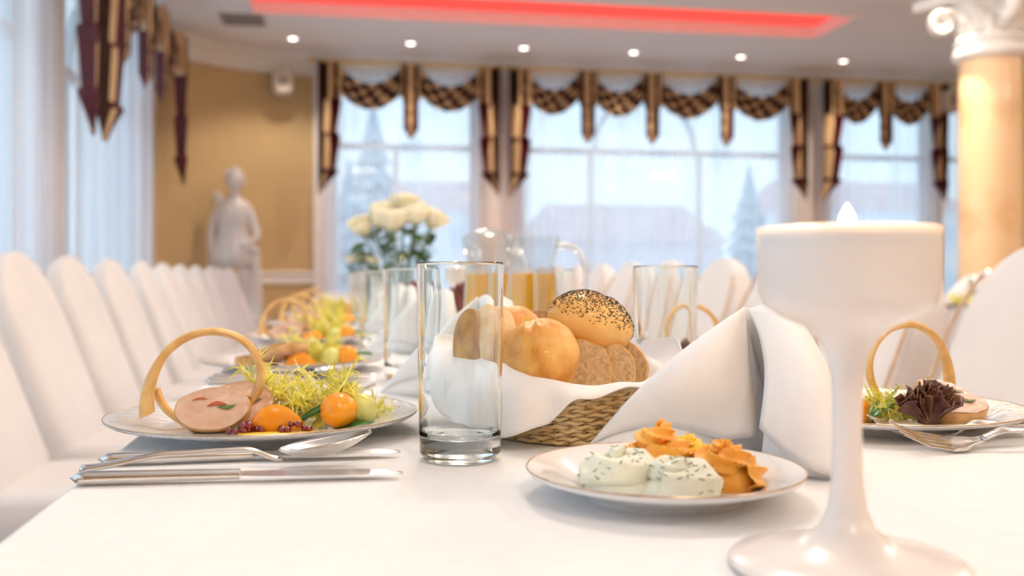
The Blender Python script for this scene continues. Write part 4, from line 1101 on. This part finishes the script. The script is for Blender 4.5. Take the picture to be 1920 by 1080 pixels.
for i in range(1, 6):
    T = 'on the %s left plate' % ORD[i]
    if i != 1:
        dup(ring0, 'curved puff pastry ring standing '+T, L3(i, -.044, -.01), .10+.1*i)
        dup(ro0, 'roulade slice leaning at the front '+T, L3(i, -.040, -.034, .0175), .06-.05*i); dup(ro0, 'roulade slice lying farther back '+T, L3(i, -.015, .0, .0185), .2)
    else:
        for k in range(3):
            q = dup(ro0, ('bottom', 'middle', 'top')[k]+' roulade slice of the flat stack '+T, L3(1, -.050+.022*k, -.02-.008*k, .008+.008*k), .1+.15*k); q.rotation_euler = (1.45-.12*k, .0, .1+.15*k)
    dup(fr0, 'curly yellow frisee heap '+T, L3(i, .040, -.004), -.1*i, scale=.86 if i == 1 else 1.0)
    dup(mo0, 'orange cantaloupe ball '+T, L3(i, .078, -.034, .0150), 0); dup(mg0, 'pale green honeydew ball '+T, L3(i, .056, -.036, .0145), 0)
    dup(pe0, 'orange peach wedge '+T, L3(i, .012, -.040), .2)
    dup(lf0, 'dark green leaf '+T, L3(i, .066, -.036), .15)
def R3(i, dx, dy, dz=0): return (RP[i][0]+dx, RP[i][1]+dy, PZ+dz)
for i in range(4):
    T = 'on the %s right plate' % ORD[i]
    q = dup(ring0, 'curved puff pastry ring standing '+T, R3(i, .040, .004), PI+.05 if i < 2 else PI+1.0, scale=.93)
    q1 = dup(ro0, 'front roulade slice '+T, R3(i, .058, -.040, .0100), .05); q1.rotation_euler = (-1.15, 0, .05)
    q2 = dup(ro0, 'upper roulade slice '+T, R3(i, .056, -.024, .0190), .12); q2.rotation_euler = (-1.05, .18, .12)
    dup(fr0, 'curly yellow frisee heap '+T, R3(i, .000, -.030), 2.9, scale=.62)
    if i == 0:
        lo0 = make_lollo('ruffled dark red lettuce leaf '+T, lollo_m, 3); lo0.location = R3(0, .018, -.052)
    else: dup(lo0, 'ruffled dark red lettuce leaf '+T, R3(i, .018, -.050), .1*i)
    dup(pe0, 'orange peach wedge '+T, R3(i, -.034, -.030), .3)
    dup(lf0, 'dark green leaf '+T, R3(i, -.03, -.05), .4)

# burgundy leaves in two cream bowls at the middle of the table
def make_bowl(label):
    mb = MB(); mb.add(*lathe([(.0005, .004), (.025, .003), (.026, 0), (.030, 0), (.032, .006), (.048, .025), (.056, .045), (.0545, .0455), (.046, .027), (.028, .009), (.0005, .008)], 56))
    return tag(mb.build('cream_bowl', M('cream_ceramic', (.86, .74, .52), .25, .03, 10), None), label, 'bowl', 'cream bowls')
bp1 = at(846, 600, 2.0); bp2 = at(772, 580, 2.9)
b0 = make_bowl('cream bowl of burgundy leaves behind the nearest tumbler'); b0.location = (bp1.x, bp1.y, TT)
dup(b0, 'cream bowl of burgundy leaves seen through the second left tumbler', (bp2.x, bp2.y, TT))
l0 = make_lollo('burgundy radicchio leaves in the bowl behind the nearest tumbler', radicchio_m, 8, .034, .085); l0.location = (bp1.x, bp1.y, TT+.04)
dup(l0, 'burgundy radicchio leaves in the bowl seen through the second left tumbler', (bp2.x, bp2.y, TT+.04))

# ------------------------------------------------------------------ juice jugs
def make_jug(label, lid):
    t = thing('juice_jug', label, 'jug', (0, 0, TT), 0, 'glass jugs'); H = .205
    outer = [(.0005, .001), (.045, .0008), (.051, .004), (.0525, .015), (.051, .05), (.047, .095), (.042, .135), (.0385, .152), (.0385, .160), (.043, .180), (.0465, .195), (.04745, H-.0008), (.0475, H)]
    inner = [(.0455, H), (.04545, H-.0008), (.0445, .195), (.041, .180), (.0362, .160), (.0362, .152), (.0397, .135), (.0445, .095), (.0485, .05), (.0495, .018), (.046, .010), (.0005, .009)]
    def fn(a, r, z):
        k = max(0, (z-.165)/.04); s = 1+.28*k*math.exp(-((((a-PI+PI) % (2*PI))-PI)/.38)**2); return (r*s*math.cos(a), r*s*math.sin(a), z+(.007*k*math.exp(-((((a) % (2*PI))-PI)/.38)**2)))
    mb = MB(); mb.add(*lathe(outer+inner, 64, fn)); mb.build('jug_body', jug_glass, t)
    pts = [(.044, 0, .188), (.060, 0, .190), (.080, 0, .180), (.092, 0, .155), (.092, 0, .12), (.080, 0, .085), (.062, 0, .068), (.050, 0, .066)]
    sm = []
    for i in range(len(pts)-1):
        for q in range(5):
            p0, p1, p2, p3 = (Vector(pts[max(0, i-1)]), Vector(pts[i]), Vector(pts[i+1]), Vector(pts[min(len(pts)-1, i+2)])); s = q/5
            sm.append(.5*((2*p1)+(p2-p0)*s+(2*p0-5*p1+4*p2-p3)*s*s+(-p0+3*p1-3*p2+p3)*s**3))
    sm.append(Vector(pts[-1])); mb = MB(); v, f = tube(sm, .0055, 12); mb.add(v, f); mb.build('handle', glass, t)
    mb = MB(); mb.add(*lathe_closed([(.0460, .0102), (.0492, .0182), (.0482, .05), (.0442, .095), (.0394, .135), (.0375, .142)], 48)); mb.build('juice', juice_m, t)
    if lid:
        mb = MB(); mb.add(*lathe([(.0475, H+.002), (.0485, H+.004), (.044, H+.010), (.030, H+.019), (.012, H+.024), (.0005, H+.025), (.0005, H+.023), (.012, H+.022), (.029, H+.017), (.043, H+.008), (.0455, H+.002), (.0475, H+.002)], 48)); mb.build('lid', jug_glass, t)
    return t
j2 = make_jug('glass jug of orange juice with its handle to the right', False); j2.location = (.316, 1.62, TT); j2.rotation_euler = (0, 0, -TH+.1)
p = at(916, 518, 1.86)
j1 = make_jug('lidded glass jug of orange juice with its spout to the left', True); j1.location = (p.x, p.y, TT); j1.rotation_euler = (0, 0, .5)

# ------------------------------------------------------------------ roses
def make_rose(label, seed, R=.036):
    r = random.Random(seed); t = thing('cream_rose', label, 'flower', (0, 0, 0), 0, 'cream roses in vases'); mb = MB()
    for k in range(15):
        ringi = k/14; a0 = k*2.4; rad = R*(.18+.82*ringi); hh = R*(1.5-.35*ringi); wid = .55+.75*ringi*.6; fl = .10*ringi**2
        def fn(u, w, a0=a0, rad=rad, hh=hh, wid=wid, fl=fl):
            s = (u-.5)*2; a = a0+s*wid; rr = rad*(math.sin(min(1, w*1.1)*PI/2)**.7)*(1+fl*w**3)*(1-.08*s*s); z = hh*(w-.35)-.006*s*s-fl*R*.35*w**4
            return (rr*math.cos(a), rr*math.sin(a), z+R*.35)
        v, f = grid(fn, 9, 8); mb.add(v, f)
    mb.build('bloom', rose_m, t, solid=.0008)
    mb = MB(); mb.add(*lathe([(.0008, -.012), (.006, -.008), (.009, 0), (.012, .006)], 10))
    for k in range(5):
        a = 2*PI*k/5
        def sp_(u, w, a=a): s = (u-.5)*2; rr = .008+.030*w; return (rr*math.cos(a)-s*.004*(1-w)*math.sin(a), rr*math.sin(a)+s*.004*(1-w)*math.cos(a), -.002-.006*w)
        mb.add(*grid(sp_, 3, 5))
    mb.build('calyx', stem_m, t); return t
def vase(px, d, label, scale, spots, tag_):
    P = at(px, 518, d); P.z = TT; H = .232*scale; R = .056*scale
    v, f = lathe(sup([(.0005, .001), (R*.90, .001), (R*.95, .004), (R, H), (R-.003, H), (R*.95-.003, .012), (.0005, .010)]), 48)
    tag(mesh_obj('glass_vase', v, f, jug_glass, loc=P), label, 'vase', 'glass flower vases')
    tag(mesh_obj('vase_water', *lathe_closed([(R*.95-.0034, .0125), (R-.0034, H*.72)], 40), water_m, loc=P), 'water inside the '+tag_, 'water', 'vase water')
    base = None
    for i, (dx, dy, dz, r) in enumerate(spots):
        o = make_rose('', 10+i, r*scale*1.05)
        o.location = P+Vector((dx, dy, dz))*scale; o.rotation_euler = (-dy*4, dx*5, i*1.3)
        o['label'] = 'cream rose %s in the %s' % (('at the top', 'at the far left', 'at the left front', 'in the centre front', 'at the right', 'at the far right', 'behind on the left', 'behind on the right', 'low at the front', 'in the very middle')[i], tag_)
        top = Vector((0, 0, -.01)); inv = o.rotation_euler.to_matrix().inverted()
        foot = inv @ (Vector((dx*.25, dy*.25, .03))*scale-Vector((dx, dy, dz))*scale)
        mb = MB(); mb.add(*tube([top, top.lerp(foot, .35)+inv@Vector((-dx*.1, -dy*.1, 0)), foot], .0035*scale, 6)); mb.build('stem', stem_m, o)
        mb = MB()
        for k in range(7):
            a = rnd.uniform(0, 6.28)
            def lf_(u, w, a=a, k=k):
                s = (w-.5)*2; l = .055*u; q = math.sin(PI*min(.97, u+.02))*.018; x, y = l*math.cos(a)-s*q*math.sin(a), l*math.sin(a)+s*q*math.cos(a); return (x, y, -.018-.017*k-.018*u*u+.003*s*s)
            vv, ff = grid(lf_, 8, 5); mb.add([tuple(c*scale for c in q) for q in vv], ff)
        mb.build('foliage', rleaf_m, o)
    return P
sp1 = [(.012, .0, .338, .044), (-.112, .0, .268, .040), (-.070, -.03, .290, .044), (-.022, -.055, .276, .048), (.042, -.035, .300, .046), (.095, 0, .290, .044), (-.045, .02, .318, .042), (.055, .05, .318, .042)]
vase(750, 3.0, 'clear glass vase holding the large bunch of cream roses', 1.0, sp1, 'near vase')
vase(678, 6.3, 'clear glass vase with the small distant bunch of cream roses', .82, [(.0, .0, .30, .042), (-.08, 0, .275, .042), (-.04, -.04, .285, .042), (.03, -.04, .285, .042), (.07, 0, .28, .042), (.10, .02, .26, .038)], 'distant vase')

# second table setting in front of the column
q = at(1822, 525, 4.75)
dup(n0, 'folded white napkin on the second table near the column', (q.x, q.y, TT), .3, scale=1.25)
q = at(1806, 540, 4.3)
dup(pl0, 'white dinner plate on the second table near the column', (q.x, q.y, TT), 0); dup(fr0, 'curly yellow frisee on the second table near the column', (q.x, q.y, PZ), .4)

# ------------------------------------------------------------------ outdoors seen through the voile, haze put into the colours
struct(mesh_obj('snowy_ground', *box(-60, 60, -25, 110, -1.2, -.9), snow_m, smooth=False))
def conifer(x, y, h, label):
    t = thing('conifer_tree', label, 'tree', (x, y, -.9), 0, 'conifers outside'); mb = MB(); r = random.Random(int(x*10)); n = 22
    for k in range(9):
        z0 = h*(.10+.09*k); R = h*.24*(1-k/9.6)
        mb.add(*lathe([(R, z0), (R*.55, z0+h*.07), (.03, z0+h*.16)], n, lambda a, rr, z: (rr*(1+.22*math.sin(a*7+z*3))*math.cos(a), rr*(1+.22*math.sin(a*7+z*3))*math.sin(a), z-.04*h*(rr/(.24*h))*math.cos(a*7))))
    mb.build('branches', conifer_m, t); mb = MB(); mb.add(*tube([(0, 0, 0), (0, 0, h*.9)], [h*.02, h*.005], 8)); mb.build('trunk', wood_m, t)
conifer(bx(700, 24), 24, 6.2, 'bluish conifer outside the back window nearest the statue')
conifer(bx(655, 34), 34, 6.0, 'smaller bluish conifer farther out behind the first window')
conifer(bx(1405, 30), 30, 5.6, 'bluish conifer outside the arched window on the right')
def house(x, y, w, h, mat, label, n):
    t = thing('house', label, 'building', (x, y, -.9), 0, 'houses outside')
    mb = MB(); mb.add(*box(-w/2, w/2, 0, 6, 0, h)); mb.build('walls', mat, t, False)
    v = [(-w/2-.3, -.3, h), (w/2+.3, -.3, h), (w/2+.3, 6.3, h), (-w/2-.3, 6.3, h), (-w/2+1, 3, h+2), (w/2-1, 3, h+2)]
    mesh_obj('roof', v, [(0, 1, 5, 4), (1, 2, 5), (2, 3, 4, 5), (3, 0, 4), (3, 2, 1, 0)], roof_m, t, False)
    for fl in range(int(h//2.6)):
        for k in range(n):
            xx = -w/2+w*(k+.5)/n; o = mesh_obj('window', *box(xx-.55, xx+.55, -.06, .02, .8+2.6*fl, 2.2+2.6*fl), frame_white, t, False)
            mesh_obj('pane', *box(xx-.45, xx+.45, -.08, -.05, .9+2.6*fl, 2.1+2.6*fl), hpane_m, o, False)
house(bx(1185, 44), 44, 9, 3.4, house_m, 'low pinkish house outside the arched window', 5)
house(bx(1640, 52), 52, 12, 5.6, house_w, 'pale house outside the window beside the column', 5)
house(bx(820, 56), 56, 10, 5.6, house_w, 'pale house outside the window nearest the statue', 4)
